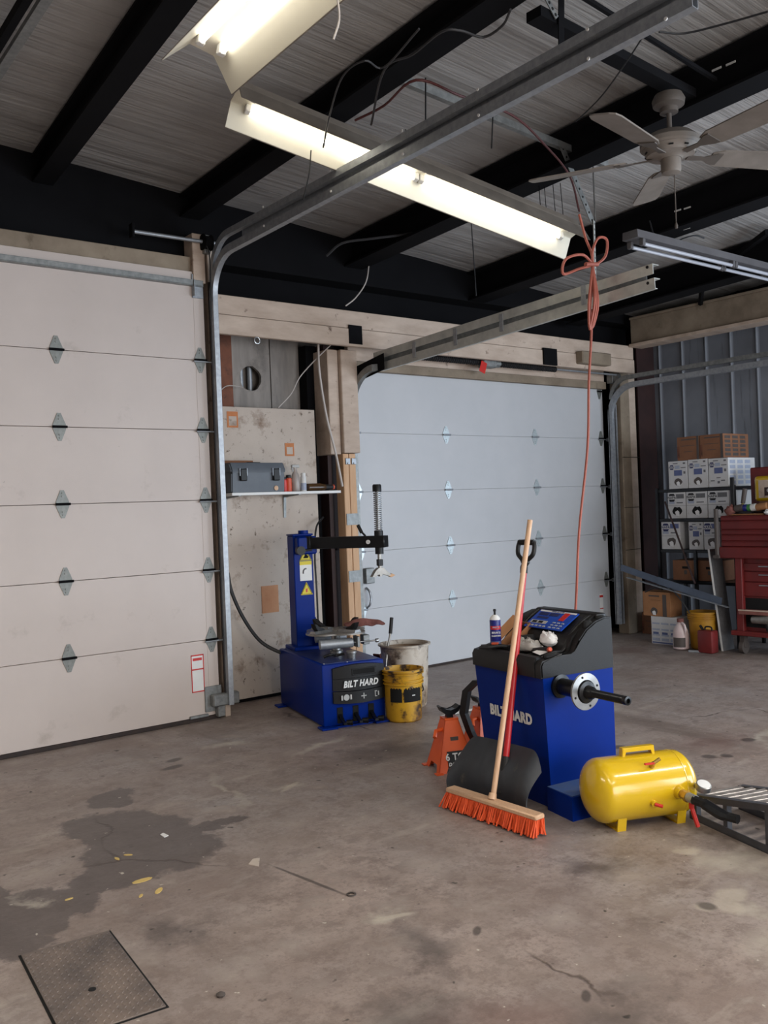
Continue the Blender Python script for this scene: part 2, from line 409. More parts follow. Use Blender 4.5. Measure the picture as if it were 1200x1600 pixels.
def wire(label, pts, r, m, name='wire', cat='cable', group=None, k=6):
    return tag(mk(name, B().tube(smooth(pts, k), r, 6), m), label, cat, group)

# ================================================================ THE SETTING
WET = [(1.76, 4.22, .3, .55, .15), (1.9, 4.93, .16, .17, 0), (1.15, 3.72, .24, .22, .4), (2.08, 4.1, .26, .07, .3), (1.5, 3.88, .22, .2, 0), (.98, 3.95, .1, .25, 0), (.93, 3.55, .2, .2, 0)]
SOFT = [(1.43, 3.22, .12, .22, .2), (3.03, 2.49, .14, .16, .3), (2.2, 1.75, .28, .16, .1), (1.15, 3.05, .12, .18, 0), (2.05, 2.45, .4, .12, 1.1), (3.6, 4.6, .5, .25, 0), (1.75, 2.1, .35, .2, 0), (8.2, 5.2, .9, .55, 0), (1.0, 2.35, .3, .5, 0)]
PALE = [(3.1, 1.93, .09, .11, -.5), (3.45, 2.34, .05, .1, .3), (2.72, 4.39, .16, .05, .2), (2.94, 5.5, .16, .08, 0), (2.1, 2.75, .06, .2, 1.3), (3.0, 1.45, .25, .35, 0), (3.5, 2.15, .22, .2, 0), (3.35, 5.0, .3, .06, .4), (1.12, 3.82, .05, .09, 0), (5.4, 3.1, .25, .07, .4), (5.2, 4.3, .5, .1, .3), (2.45, 4.6, .35, .04, 1.2)]
PATCH = [(3.08, 1.93, .07, .09, -.5), (3.17, 1.97, .07, .06, .2), (3.02, 1.98, .05, .05, 0), (3.44, 2.34, .04, .07, .9), (2.12, 2.72, .02, .1, 1.25), (2.72, 4.39, .12, .025, .5)]
REDD = [(5.08, 3.3, .35, .22, 0), (7.6, 5.7, .5, .25, 0), (3.2, 1.2, .3, .3, 0), (1.95, 1.9, .3, .25, 0)]
DOTS = [(4.8, 3.085, .05, .05, 0), (4.88, 3.02, .04, .045, 0), (5.29, 3.12, .06, .05, 0), (2.262, 2.422, .045, .018, .7), (2.204, 1.877, .045, .018, .7), (2.07, 3.25, .012, .3, .12), (2.5, 5.4, .07, .04, .3), (2.42, 5.25, .09, .045, .2), (5.7, 4.5, .1, .02, .4), (5.0, 4.6, .3, .012, .3), (4.6, 3.6, .08, .04, 0), (3.03, 1.98, .04, .05, 0)]
RX0, RX1, RY0, RY1 = -3.5, 9.3, -4.0, 7.3
def ceil_z(x, y): return 4.05-.07*(x-2.4)+.04*(6.5-y)
fl = struct('floor', B().box((RX0, RY0, -.12), (RX1, RY1, 0)), floor_mat())
cb = B()
def cz(u, v):
    x = RX0+(RX1-RX0)*u; y = RY0+(RY1-RY0)*v
    d = noise.noise(Vector((x*.9, y*5.5, 0)))*.012+noise.noise(Vector((x*2.2, y*11, 4)))*.006
    return (x, y, ceil_z(x, y)+d)
cb.sheet(cz, 110, 240, .03)
struct('ceiling', cb, ceiling_mat(), sm=True)
# walls
wf = B().box((RX0, 6.98, 0), (RX1, RY1, 4.4))
struct('wall_front', wf, 'panel_grey')
struct('wall_left', B().box((RX0-.15, RY0, 0), (RX0, RY1, 4.9)), 'panel_grey')
wb = B()
wb.box((RX0, RY0-.15, 0), (.1, RY0, 4.9)); wb.box((4.3, RY0-.15, 0), (4.7, RY0, 4.9)); wb.box((9.0, RY0-.15, 0), (RX1, RY0, 4.9)); wb.box((.1, RY0-.15, 3.0), (4.3, RY0, 4.9)); wb.box((4.7, RY0-.15, 3.0), (9.0, RY0, 4.9))
struct('wall_back', wb, 'panel_grey')
# ribbed side wall with the open bay towards the photographer's side
ws = B(); sm_ = sidewall_mat()
ws.box((RX1, 2.3, 0), (RX1+.12, RY1, 4.9)); ws.box((RX1, RY0, 0), (RX1+.12, -2.0, 4.9)); ws.box((RX1, -2.0, 3.0), (RX1+.12, 2.3, 4.9))
wr = struct('wall_right', ws, sm_)
rib = mk('rib', B().prism([(-.006, -.016), (-.018, -.004), (-.018, .004), (-.006, .016), (0, .03), (0, -.03)], 'z', 0, 3.95), sm_, wr, sm=False, loc=(RX1, 2.47, 0))
for i in range(1, 16):
    inst(rib, wr, loc=(RX1, 2.47+.305*i-.003, 0))

# ---- roof steel
def ibeam(name, x, w, d, y0, y1, skew=0, web=.012):
    z0, z1 = ceil_z(x, y0)-.012, ceil_z(x, y1)-.012; k0 = skew*(y0-6.4)
    b = B()
    def pr(x0, x1, a, c):   # slab following the roof slope
        vs = [(x0+k0,y0,z0+a),(x1+k0,y0,z0+a),(x1,y1,z1+a),(x0,y1,z1+a),(x0+k0,y0,z0+c),(x1+k0,y0,z0+c),(x1,y1,z1+c),(x0,y1,z1+c)]
        b._add(vs, [(0,3,2,1),(4,5,6,7),(0,1,5,4),(1,2,6,5),(2,3,7,6),(3,0,4,7)])
    pr(x-w/2, x+w/2, -.016, 0); pr(x-web/2, x+web/2, -d, -.016); pr(x-w/2, x+w/2, -d-.016, -d)
    return struct(name, b, 'dark_steel')
for i, (x, w, d) in enumerate([(2.16, .14, .17), (3.27, .17, .15), (4.82, .2, .22), (6.3, .22, .25), (7.72, .22, .25), (-.1, .2, .2), (-1.9, .2, .2), (.55, .1, .14)]):
    if i < 7: ibeam('roof_beam', x, w, d, RY0+.02, 6.4, .06 if i == 0 else 0)
gd = B(); gd.prism([(6.4, 3.5), (6.97, 3.5), (6.97, 4.12), (6.4, 4.12)], 'x', RX0+.02, RX1-.02)
gd.box((3.4, 6.6, 3.1), (8.9, 6.62, 3.5)); gd.box((RX0+.02, 6.66, 3.42), (3.4, 6.68, 3.5))  # thin dark sheets added as fill for the black gap above the headers
struct('eave_girder', gd, 'dark_steel')
gs = B().box((8.9, 2.0, 3.35), (9.25, 6.38, 3.7)); struct('side_girder', gs, 'dark_steel')

for X_, pts_ in ((6.294, ((6.294, 4.137, 3.759), (6.294, 4.052, 3.755), (6.294, 4.144, 3.601), (6.294, 4.064, 3.6))), (4.814, ((4.814, 2.877, 3.963), (4.814, 2.789, 3.96), (4.814, 4.178, 3.768), (4.814, 4.115, 3.766))), (3.264, ((3.264, 4.207, 3.928), (3.264, 4.163, 3.93)))):
    bmx = {6.294: 'roof_beam.003', 4.814: 'roof_beam.002', 3.264: 'roof_beam.001'}[X_]
    for p_ in pts_:
        mk('bolt_slot', B().box((p_[0]-.004, p_[1]-.03, p_[2]-.006), (p_[0]+.001, p_[1]+.03, p_[2]+.006), .001), 'white', bpy.data.objects[bmx], sm=False)
# ---- door bays: timber headers, posts, jambs
hd1 = B().box((-.6, 6.285, 3.36), (3.3, 6.39, 3.485), .004); struct('trim_1', hd1, 'wood_dirty')
j1 = B().box((3.325, 6.25, 0), (3.37, 6.62, 3.55), .003); struct('trim_2', j1, 'wood_white')
# big whitewashed header in two stacked planks
t3 = struct('trim_3', B().box((3.42, 6.3, 3.085), (8.62, 6.4, 3.235), .004), 'wood_white')
mk('plank', B().box((3.42, 6.29, 2.93), (8.62, 6.335, 3.08), .004), 'wood_white', t3, sm=False)
mk('plank', B().box((3.42, 6.337, 2.985), (8.62, 6.56, 3.01), .003), 'wood_white', t3, sm=False)
mk('joist_plate', B().box((4.66, 6.284, 2.95), (4.80, 6.29, 3.11)), 'dark_steel', t3, sm=False)['label'] = 'black steel plate bolted over the header'
mk('joist_plate', B().box((7.1, 6.27, 2.93), (7.3, 6.29, 3.1)), 'dark_steel', t3, sm=False)
mk('hook', B().tube([(3.75+.025*math.cos(a), 6.28, 2.9+.025*math.sin(a)) for a in [k*PI/6 for k in range(12)]], .005, 6, closed=True), 'chrome', t3)
# header boards right over door two
t4 = struct('trim_4', B().box((4.86, 6.56, 2.78), (8.45, 6.62, 2.86), .003), 'wood_dirty')
mk('plank', B().box((4.86, 6.585, 2.865), (8.45, 6.64, 3.0), .003), 'wood_white', t4, sm=False)
# rough post left of door two: short thick upper timber over pine studs
t5 = struct('trim_5', B().box((4.69, 6.46, 2.03), (4.865, 6.62, 2.93), .006), 'wood_white')
mk('post_side_timber', B().box((4.575, 6.5, 2.02), (4.685, 6.72, 2.93), .005), 'wood_white', t5, sm=False)
t6 = struct('trim_6', B().box((4.69, 6.485, 0), (4.75, 6.6, 2.025), .004), 'wood_warm')
mk('pine_stud', B().box((4.755, 6.485, 0), (4.825, 6.6, 2.025), .004), 'wood_warm', t6, sm=False)
for z in (1.45, .95):
    mk('metal_strap', B().box((4.70, 6.478, z-.05), (4.83, 6.484, z+.05)), 'galv_dull', t6, sm=False)
for x in (4.71, 4.775):
    mk('screw_plate', B().box((x, 6.474, 1.93), (x+.05, 6.484, 1.985), .003).cyl((x+.025, 6.475, 1.94), (x+.025, 6.466, 1.94), .008), 'galv', t6, sm=False)
t7 = struct('trim_7', B().box((8.56, 6.45, 0), (8.72, 6.6, 3.0), .008), 'wood_dirty')
mk('outer_stud', B().box((8.725, 6.47, 0), (8.86, 6.66, 3.0), .008), 'wood_white', t7, sm=False)
for z in (2.0, 1.43, .95): mk('crack_gap', B().box((8.555, 6.4485, z), (8.865, 6.452, z+.006)), 'hole', t7, sm=False)
# timber header of the side bay, running towards the photographer
t8 = struct('trim_8', B().box((8.57, 2.0, 3.25), (8.67, 6.29, 3.52), .004), 'wood_dirty')
mk('lower_lip', B().box((8.53, 2.0, 3.215), (8.76, 6.29, 3.25), .003), 'wood_white', t8, sm=False)
mk('upper_lip', B().box((8.55, 2.0, 3.52), (8.9, 6.29, 3.545), .003), 'wood_dirty', t8, sm=False)
mk('bracket_block', B().box((7.62, 6.2, 2.97), (8.1, 6.3, 3.1), .01), 'wood_dirty', t3, sm=False)
# steel columns
def hcol(name, x, y, w, d, z1, m):
    b = B().box((x-w/2, y-d/2, 0), (x+w/2, y-d/2+.014, z1)); b.box((x-w/2, y+d/2-.014, 0), (x+w/2, y+d/2, z1)); b.box((x-.006, y-d/2+.014, 0), (x+.006, y+d/2-.014, z1))
    return struct(name, b, m)
struct('steel_column', B().box((4.62, 6.62, 0), (4.66, 6.96, 2.99)).box((4.66, 6.76, 0), (4.95, 6.78, 2.99)).box((4.93, 6.64, 0), (4.95, 6.96, 2.99)), 'dark_red_steel')
struct('steel_column', B().box((4.5, 6.72, 0), (4.6, 6.95, 2.99)), 'dark_steel')
struct('steel_column', B().box((8.95, 6.5, 0), (9.28, 6.52, 3.5)).box((8.95, 6.78, 0), (9.28, 6.8, 3.5)).box((9.1, 6.52, 0), (9.13, 6.78, 3.5)), 'dark_red_steel')
struct('corner_panel', B().box((8.87, 6.85, 0), (9.29, 6.95, 3.5)), 'dark_steel')
# grimy panels of the recess with a ragged round hole
rp = B()
def panel_hole(b, x0, x1, z0, z1, hx, hz, hr, y0, y1):
    n = 28; ring = []; outer = []
    for i in range(n):
        a = 2*PI*i/n; rr = hr*(1+.09*noise.noise(Vector((math.cos(a)*2, math.sin(a)*2, 3))))
        ring.append((hx+rr*math.cos(a), hz+rr*math.sin(a)))
        c_, s_ = math.cos(a), math.sin(a); t = min(((x1-hx) if c_ > 0 else (hx-x0))/max(abs(c_), 1e-6), ((z1-hz) if s_ > 0 else (hz-z0))/max(abs(s_), 1e-6))
        outer.append((hx+t*c_, hz+t*s_))
    vs = [(x, y, z) for y in (y0, y1) for pts in (ring, outer) for (x, z) in pts]
    fs = []
    for i in range(n):
        j = (i+1) % n
        fs += [(i, j, n+j, n+i), (2*n+i, 3*n+i, 3*n+j, 2*n+j), (i, 2*n+i, 2*n+j, j)]
    b._add(vs, fs)
    return b
rw = struct('recess_wall', panel_hole(B(), 3.82, 4.2, 2.3, 3.1, 4.005, 2.69, .105, 6.84, 6.87), 'panel_grey')
mk('panel', B().box((4.21, 6.84, 0), (4.5, 6.87, 3.1)), 'panel_grey', rw, sm=False)
mk('panel', B().box((3.82, 6.84, 0), (4.2, 6.87, 2.3)), 'panel_grey', rw, sm=False)
mk('red_brown_board', B().box((3.6, 6.8, 0), (3.81, 6.87, 3.1)), 'brown_board', rw, sm=False)
for x in (3.96, 4.05): mk('pipe', B().cyl((x, 6.93, 2.4), (x, 6.93, 3.05), .022), 'galv', rw)
struct('recess_floor_kerb', B().box((3.38, 6.62, 0), (4.6, 6.8, .05)), 'dark_steel')

# ---- the tall whitewashed plywood board with its stuck-on patches
pb = mk('plywood_board', B().box((3.4, 6.6, .03), (4.485, 6.618, 2.41), .002), 'ply', sm=False)
tag(pb, 'tall stained cream plywood board between the two garage doors, behind the shelf', 'board')
mk('tan_patch', B().box((3.885, 6.594, .705), (4.045, 6.6, .93)), 'tan_patch', pb, sm=False)['label'] = 'square tan patch on the board'
def rust_tag(x, z, w_, h_):
    o = mk('rusty_tag', B().box((x, 6.596, z), (x+w_, 6.6, z+h_)), 'rust', pb, sm=False)
    mk('tag_centre', B().box((x+.015, 6.594, z+.015), (x+w_-.015, 6.597, z+h_*.7)), 'ply', o, sm=False)
    return o
rust_tag(3.63, 2.24, .1, .13)['label'] = 'rust outlined tag near the top left of the board'
rust_tag(4.17, 2.01, .09, .11)

# ---------------------------------------------------------------- GARAGE DOORS (structure) and their hardware
def hinge_parts(parent, hx, y, z, m, w_=.088, h_=.19, first={}):
    key = (m, w_)
    if key not in first:
        b = B()
        pts = [(-.012, h_/2), (.012, h_/2), (w_/2, .018), (w_/2, -.018), (.012, -h_/2), (-.012, -h_/2), (-w_/2, -.018), (-w_/2, .018)]
        b.prism(pts, 'y', -.006, 0)
        for s in (-1, 1):
            b.cyl((0, -.006, s*h_*.28), (0, -.011, s*h_*.28), .007, n=8); b.cyl((0, -.006, s*h_*.4), (0, -.011, s*h_*.4), .006, n=8)
        o = mk('hinge', b, m, parent, sm=False)
        p = mk('hinge_pin', B().cyl((-w_/2-.006, -.016, 0), (w_/2+.006, -.016, 0), .009, n=10), 'dark_steel' if m != 'washed' else 'galv', o)
        first[key] = (o, p)
        o.location = (hx, y, z)
        return o
    o0, p0 = first[key]
    o = inst(o0, parent, loc=(hx, y, z)); inst(p0, o); return o
def garage_door(name, x0, x1, y, zs, m, hx, hm, hw, hh, gap=.0018):
    d = thing(name, '', ''); del d['label']; del d['category']; d['kind'] = 'structure'
    d.location = ((x0+x1)/2, y, 0); ox = (x0+x1)/2
    for z0, z1 in zip(zs[:-1], zs[1:]):
        b = B().box((x0-ox, 0, z0+gap), (x1-ox, .045, z1-gap), .0015)
        mk('door_section', b, m, d, sm=False)
    for z in zs[1:-1]:
        for h in hx: hinge_parts(d, h-ox, 0, z, hm, hw, hh)
    for z in zs[1:-1]:
        mk('roller_stem', B().cyl((x1-ox-.11, -.022, z-.012), (x1-ox+.05, -.022, z-.012), .006, n=8).cyl((x1-ox+.035, -.022, z-.012), (x1-ox+.05, -.022, z-.012), .022, n=12), 'galv', d)
    mk('bottom_seal', B().box((x0-ox, -.006, .0), (x1-ox, .04, zs[0]), .004), 'seal', d, sm=False)
    return d, ox
zs1 = [.03, .60, 1.124, 1.651, 2.178, 2.704, 3.37]
d1, ox1 = garage_door('door_1', -.35, 3.285, 6.262, zs1, 'door', [.0, 1.07, 2.157, 3.235], 'green_hinge', .088, .19)
mk('end_stile', B().box((3.2-ox1, -.0025, .06), (3.28-ox1, 0, 3.34)), 'door', d1, sm=False)
st = B().box((-.35-ox1, -.036, 3.262), (3.27-ox1, -.033, 3.296)).box((-.35-ox1, -.04, 3.296), (3.27-ox1, 0, 3.299)).box((-.35-ox1, -.04, 3.255), (3.27-ox1, 0, 3.258))
mk('stiffening_strut', st, 'galv_dull', d1, sm=False)
mk('top_bracket', B().box((3.19-ox1, -.012, 3.17), (3.28-ox1, 0, 3.35), .002).box((3.19-ox1, -.05, 3.18), (3.195-ox1, -.012, 3.3)), 'galv', d1, sm=False)
lb = mk('warning_label', B().box((3.06-ox1, -.0015, .22), (3.165-ox1, 0, .5)), 'white', d1, sm=False)
for (a, c) in (((3.06, .49), (3.165, .5)), ((3.06, .22), (3.165, .228)), ((3.06, .22), (3.067, .5)), ((3.158, .22), (3.165, .5)), ((3.06, .385), (3.165, .395)), ((3.075, .455), (3.15, .475))):
    mk('red_border', B().box((a[0]-ox1, -.003, a[1]), (c[0]-ox1, -.0015, c[1])), 'red_valve', lb, sm=False)
bb = B().box((3.16-ox1, -.012, .06), (3.3-ox1, 0, .25), .003).box((3.2-ox1, -.07, .1), (3.42-ox1, -.012, .19), .008).box((3.24-ox1, -.06, .02), (3.3-ox1, -.01, .1), .004)
bb.box((3.03-ox1, -.02, .03), (3.18-ox1, 0, .05), .002)
mk('bottom_bracket', bb, 'galv_dull', d1, sm=False)

zs2 = [.02, .626, 1.148, 1.69, 2.226, 2.86]
d2, ox2 = garage_door('door_2', 4.9, 8.475, 6.64, zs2, 'door2', [4.95, 6.05, 7.32], 'washed', .085, .17, .0008)
for z in zs2[1:-1]: hinge_parts(d2, 8.42-ox2, 0, z, 'green_hinge', .07, .17)
hinge_parts(d2, 8.42-ox2, 0, 2.76, 'green_hinge', .07, .17)
mk('top_hinge', B().box((4.9-ox2, -.01, 2.7), (4.98-ox2, 0, 2.8), .002), 'galv', d2, sm=False)
lk = mk('lock_box', B().box((4.97-ox2, -.05, .86), (5.07-ox2, 0, 1.0), .006), 'galv_dull', d2)
mk('lock_knob', B().cyl((5.08-ox2, -.025, .935), (5.13-ox2, -.025, .935), .012), 'dark_steel', lk)
mk('pull_handle', B().tube(smooth([(5.0-ox2, -.005, .82), (5.0-ox2, -.05, .79), (5.01-ox2, -.055, .73), (5.0-ox2, -.05, .67), (5.0-ox2, -.005, .64)]), .01), 'galv', d2)
lb = mk('warning_label', B().box((8.29-ox2, -.0015, .2), (8.35-ox2, 0, .47)), 'white', d2, sm=False)
mk('red_border', B().box((8.29-ox2, -.003, .43), (8.35-ox2, -.0015, .455)).box((8.29-ox2, -.003, .3), (8.35-ox2, -.0015, .31)), 'red_valve', lb, sm=False)

# ---- overhead tracks
CH = [(-.028, 0), (.028, 0), (.028, .03), (.022, .03), (.022, .004), (-.022, .004), (-.022, .03), (-.028, .03)]
CH = [(-.026, -.028), (-.026, .028), (.012, .032), (.02, .02), (.014, .02), (.008, .027), (-.021, .024), (-.021, -.024), (.008, -.027), (.014, -.02), (.02, -.02), (.012, -.032)]
def arc(y0, z0, r, x, n=10):
    """quarter bend from vertical (y0,z0) to horizontal, towards -y"""
    return [(x, y0-r+r*math.cos(a), z0+r*math.sin(a)) for a in [k*PI/2/n for k in range(n+1)]]
tr = thing('overhead_door_track', 'long galvanised double track from the left garage door to the top right of the ceiling', 'track', (3.345, 6.2, 0))
def loc3(pts, o=(3.345, 6.2, 0)): return [(p[0]-o[0], p[1]-o[1], p[2]-o[2]) for p in pts]
path = [(3.345, 6.2, .1), (3.345, 6.2, 3.17)]+arc(6.2, 3.18, .3, 3.345)[1:]+[(3.345, 4.1, 3.505), (3.345, 2.08, 3.53)]
mk('lower_rail', B().sweep(CH, loc3(path)), 'galv', tr)
path = [(3.345, 6.2, 3.3)]+arc(6.2, 3.33, .27, 3.345)[1:]+[(3.345, 4.1, 3.60), (3.345, 2.10, 3.625)]
mk('upper_rail', B().sweep([(a*.9, b*.8) for a, b in CH], loc3(path)), 'galv', tr)
mk('angle_iron', B().sweep([(.03, -.15), (.034, -.15), (.034, .02), (.03, .02)], loc3([(3.345, 5.8, 3.49), (3.345, 4.1, 3.505), (3.345, 2.09, 3.53)])), 'galv', tr)
mk('jamb_angle', B().box((.02, .0, .1), (.025, .055, 3.3)), 'galv', tr, sm=False)
mk('jamb_angle', B().box((-.03, .04, .1), (.02, .045, 3.3)), 'seal', tr, sm=False)
for y in (5.4, 4.6, 3.9, 3.3, 2.6, 2.2):
    for z in (3.49, 3.62): mk('rivet', B().cyl((-.034, y-6.2, z+.012), (-.028, y-6.2, z+.012), .008, n=8), 'white', tr)
# track two (short, zinc, open end near the hanging cord)
t2o = (4.955, 6.5, 0)
tr2 = thing('overhead_door_track', 'short pale zinc track of the right garage door ending beside the coiled orange cord', 'track', t2o)
path = [(4.885, 6.575, .1), (4.885, 6.575, 2.42)]+arc(6.575, 2.42, .33, 4.885)[1:]+[(4.93, 6.2, 2.752)]
mk('bend_rail', B().sweep(CH, loc3(path, t2o)), 'galv_dull', tr2)
path = [(4.955, 6.2, 2.755), (4.955, 5.0, 2.80), (4.955, 3.42, 2.875)]
mk('lower_rail', B().sweep([(-.03, -.035), (.03, -.035), (.03, -.03), (-.025, -.03), (-.025, .03), (-.005, .03), (-.005, .035), (-.03, .035)], loc3(path, t2o)), 'track_light', tr2, sm=False)
path = [(4.955, 6.3, 2.86), (4.955, 5.0, 2.91), (4.955, 3.43, 2.97)]
mk('upper_rail', B().sweep([(-.03, -.03), (.035, -.03), (.035, -.025), (-.025, -.025), (-.025, .035), (-.03, .035)], loc3(path, t2o)), 'track_light', tr2, sm=False)
path = [(4.962, 6.25, 2.81), (4.962, 5.0, 2.855), (4.962, 3.5, 2.92)]
mk('inner_web', B().sweep([(-.004, -.03), (0, -.03), (0, .03), (-.004, .03)], loc3(path, t2o)), 'galv_dull', tr2, sm=False)
for y, z in ((5.75, 2.82), (5.25, 2.84), (4.75, 2.86), (3.98, 2.905)):
    mk('joint_plate', B().box((-.036, y-6.5-.02, z-.055), (-.03, y-6.5+.02, z+.075), .002), 'galv', tr2, sm=False)
for z in (2.885, 2.985):
    mk('bolt_hole', B().cyl((-.033, 3.47-6.5, z), (-.029, 3.47-6.5, z), .01, n=10), 'hole', tr2)
mk('shade_plate', B().prism([(-.38, 2.72), (.03, 2.66), (.03, 2.80), (-.38, 2.86)], 'x', -.06, -.055), 'dark_steel', tr2, sm=False)  # dark plate painted in for the track's shadowed end
# track three, right side of door two
t3o = (8.5, 6.5, 0)
tr3 = thing('overhead_door_track', 'grey track curving off the right edge of the right garage door below the timber header', 'track', t3o)
path = [(8.47, 6.52, .12), (8.47, 6.52, 2.48)]+arc(6.52, 2.48, .31, 8.47)[1:]+[(8.5, 4.6, 2.80), (8.5, 2.9, 2.81)]
mk('lower_rail', B().sweep(CH, loc3(path, t3o)), 'galv', tr3)
path = [(8.47, 6.5, 2.66)]+arc(6.5, 2.66, .22, 8.47)[1:]+[(8.5, 4.6, 2.885), (8.5, 2.9, 2.895)]
mk('upper_rail', B().sweep([(a*.9, b*.8) for a, b in CH], loc3(path, t3o)), 'galv_dull', tr3)
mk('jamb_angle', B().box((.01, -.01, .12), (.035, .05, 2.6)), 'galv', tr3, sm=False)
mk('jamb_angle', B().box((-.06, .03, .12), (-.02, .035, 2.6)), 'hole', tr3, sm=False)
mk('top_pulley', B().cyl((-.03, -.05, 2.9), (.03, -.05, 2.9), .045).box((-.05, -.03, 2.84), (.05, .05, 2.95), .004), 'galv_dull', tr3)
# ---- lift shafts
ts = thing('torsion_shaft', 'short galvanised lift shaft with cable drum over the left door', 'door hardware', (3.2, 6.2, 3.585))
mk('shaft', B().cyl((-.48, 0, -.005), (.22, 0, .005), .014), 'galv', ts)
mk('end_plate', B().box((-.5, -.03, -.05), (-.48, .03, .05), .004), 'dark_steel', ts)
mk('cable_drum', B().lathe([(.03, 0), (.062, .005), (.05, .02), (.05, .055), (.062, .07), (.03, .075)], (.06, 0, .0), 20, (1, 0, 0)), 'dark_steel', ts)
mk('backing_block', B().box((.0, .04, -.3), (.1, .18, .07), .004), 'wood_white', ts, sm=False)
mk('bearing_plate', B().box((.08, .0, -.08), (.13, .04, .06), .004), 'galv_dull', ts)
tag(mk('lift_cable', B().tube(smooth([(3.28, 6.17, 3.56), (3.3, 6.16, 3.4), (3.29, 6.17, 2.6), (3.29, 6.17, .2)]), .005), 'black_matte'), 'thin black lift cable hanging beside the left door edge', 'cable')
ts = thing('torsion_spring', 'long black torsion spring with a red tag above the right garage door', 'spring', (6.4, 6.43, 2.925))
mk('shaft', B().cyl((-1.0, 0, 0), (2.1, 0, 0), .011), 'galv', ts)
mk('spring_coil', B().tube([(-.87+.83*t/260, .026*math.cos(t*.75), .026*math.sin(t*.75)) for t in range(261)], .009, 5), 'black_matte', ts)
mk('spring_coil', B().tube([(.2+.85*t/260, .026*math.cos(t*.75), .026*math.sin(t*.75)) for t in range(261)], .009, 5), 'black_matte', ts)
mk('centre_bracket', B().box((-.04, -.045, -.05), (.14, .05, .05), .01).cyl((.14, 0, 0), (.2, 0, 0), .04), 'galv_dull', ts)
mk('red_tag', B().box((-.08, -.052, -.13), (-.0, -.049, -.02), .001), 'red_valve', ts, rot=(0, .35, 0))

# ================================================================ CEILING THINGS
def tubes_fixture(name, label, A, Bp, group, lit=True, tilt=0.0, width=.34, two=True, glow=0):
    """A, Bp: the two ends of the tubes"""
    A, Bp = Vector(A), Vector(Bp); L = (Bp-A).length; mid = (A+Bp)/2
    t = thing(name, label, 'ceiling light', group=group)
    xax = (Bp-A).normalized(); zax = Vector((0, 0, 1)); zax = (zax-xax*zax.dot(xax)).normalized(); yax = zax.cross(xax)
    m = Matrix(((xax.x, yax.x, zax.x, mid.x), (xax.y, yax.y, zax.y, mid.y), (xax.z, yax.z, zax.z, mid.z), (0, 0, 0, 1)))
    m = m @ Matrix.Rotation(tilt, 4, 'X')
    t.matrix_world = m
    h = L/2+.05
    back = 'fixture_back' if lit else 'fixture_off'
    mk('housing', B().prism([(-.065, .03), (.065, .03), (.06, .085), (-.06, .085)], 'x', -h, h), back, t, sm=False)
    wv = width/2
    def wing(o0, o1):
        return [(-wv-o0, -.105), (-.07-o0, .028), (-.07-o0, .035+o0), (.07+o0, .035+o0), (.07+o0, .028), (wv+o0, -.105), (wv-o1, -.105), (.064-o1, .024), (.055, .030-o1), (-.055, .030-o1), (-.064+o1, .024), (-wv+o1, -.105)]
    if lit:
        mk('reflector', B().prism(wing(0, .003), 'x', -h-.03, h+.03), 'fixture', t, sm=False)
        mk('outer_skin', B().prism([(-wv-.004, -.107), (-.074, .03), (-.074, .04), (.074, .04), (.074, .03), (wv+.004, -.107), (wv+.0005, -.107), (.0705, .029), (.0705, .0355), (-.0705, .0355), (-.0705, .029), (-wv-.0005, -.107)], 'x', -h-.03, h+.03), 'fixture_back', t, sm=False)
    n = 2 if two else 1
    for s in range(n):
        x0 = -L/2+s*L/n+.02; x1 = -L/2+(s+1)*L/n-.02
        for y in (-.05, .05):
            tb = mk('tube', B().cyl((x0, y, -.005), (x1, y, -.005), .0135, n=12), 'tube' if lit else 'tube_off', t)
            for xx in (x0, x1): mk('lamp_holder', B().box((xx-.016, y-.018, -.02), (xx+.016, y+.018, .03), .004), 'white' if lit else 'fixture_off', t)
    if glow:   # fill lamp inside the added fixtures outside the view
        l = bpy.data.lights.new('fill_glow', 'AREA'); l.shape = 'RECTANGLE'; l.size = L; l.size_y = .12; l.energy = glow; l.color = (1, .94, .85)
        o = bpy.data.objects.new('fill_glow', l); COL.objects.link(o); o.parent = t; o.location = (0, 0, -.03)
    return t, m
fb, mB = tubes_fixture('fluorescent_fixture', 'long lit double fluorescent fixture sloping across the middle of the ceiling behind the track', (2.721, 4.555, 3.885), (4.989, 4.15, 3.383), 'lit fluorescent fixtures', tilt=-.28, width=.26)
for x in (-.1, .95):
    mk('hanging_wire', B().tube([(x, 0, .11), (x, .01, .3+.2*(x > 0))], .003, 5), 'dark_steel', fb)
for x in (1.0, 1.08, 1.15): mk('hanging_wire', B().tube([(x, 0, .11), (x, .01, .42)], .0025, 5), 'dark_steel', fb)
fa, mA = tubes_fixture('fluorescent_fixture', 'lit double fluorescent fixture at the top left running towards the viewer', (1.95, 3.57, 3.575), (1.90, 1.20, 3.61), 'lit fluorescent fixtures', tilt=-.2, width=.34)
fc, mC = tubes_fixture('fluorescent_fixture', 'unlit grey two tube fixture at the right under the dark roof beam', (5.44, 3.93, 3.32), (7.9, 3.98, 3.34), 'dark fluorescent fixtures', lit=False)
tubes_fixture('fluorescent_fixture', 'added unseen fluorescent fixture behind the viewer, brightening the open floor', (1.2, -1.9, 3.75), (3.6, -1.9, 3.75), 'lit fluorescent fixtures', glow=70)  # out-of-view fixture added to brighten the floor
tubes_fixture('fluorescent_fixture', 'added unseen fluorescent fixture above the left bay for fill light', (-1.8, 2.2, 3.9), (-1.8, 4.6, 3.85), 'lit fluorescent fixtures', glow=70)  # another added fill fixture, never in view

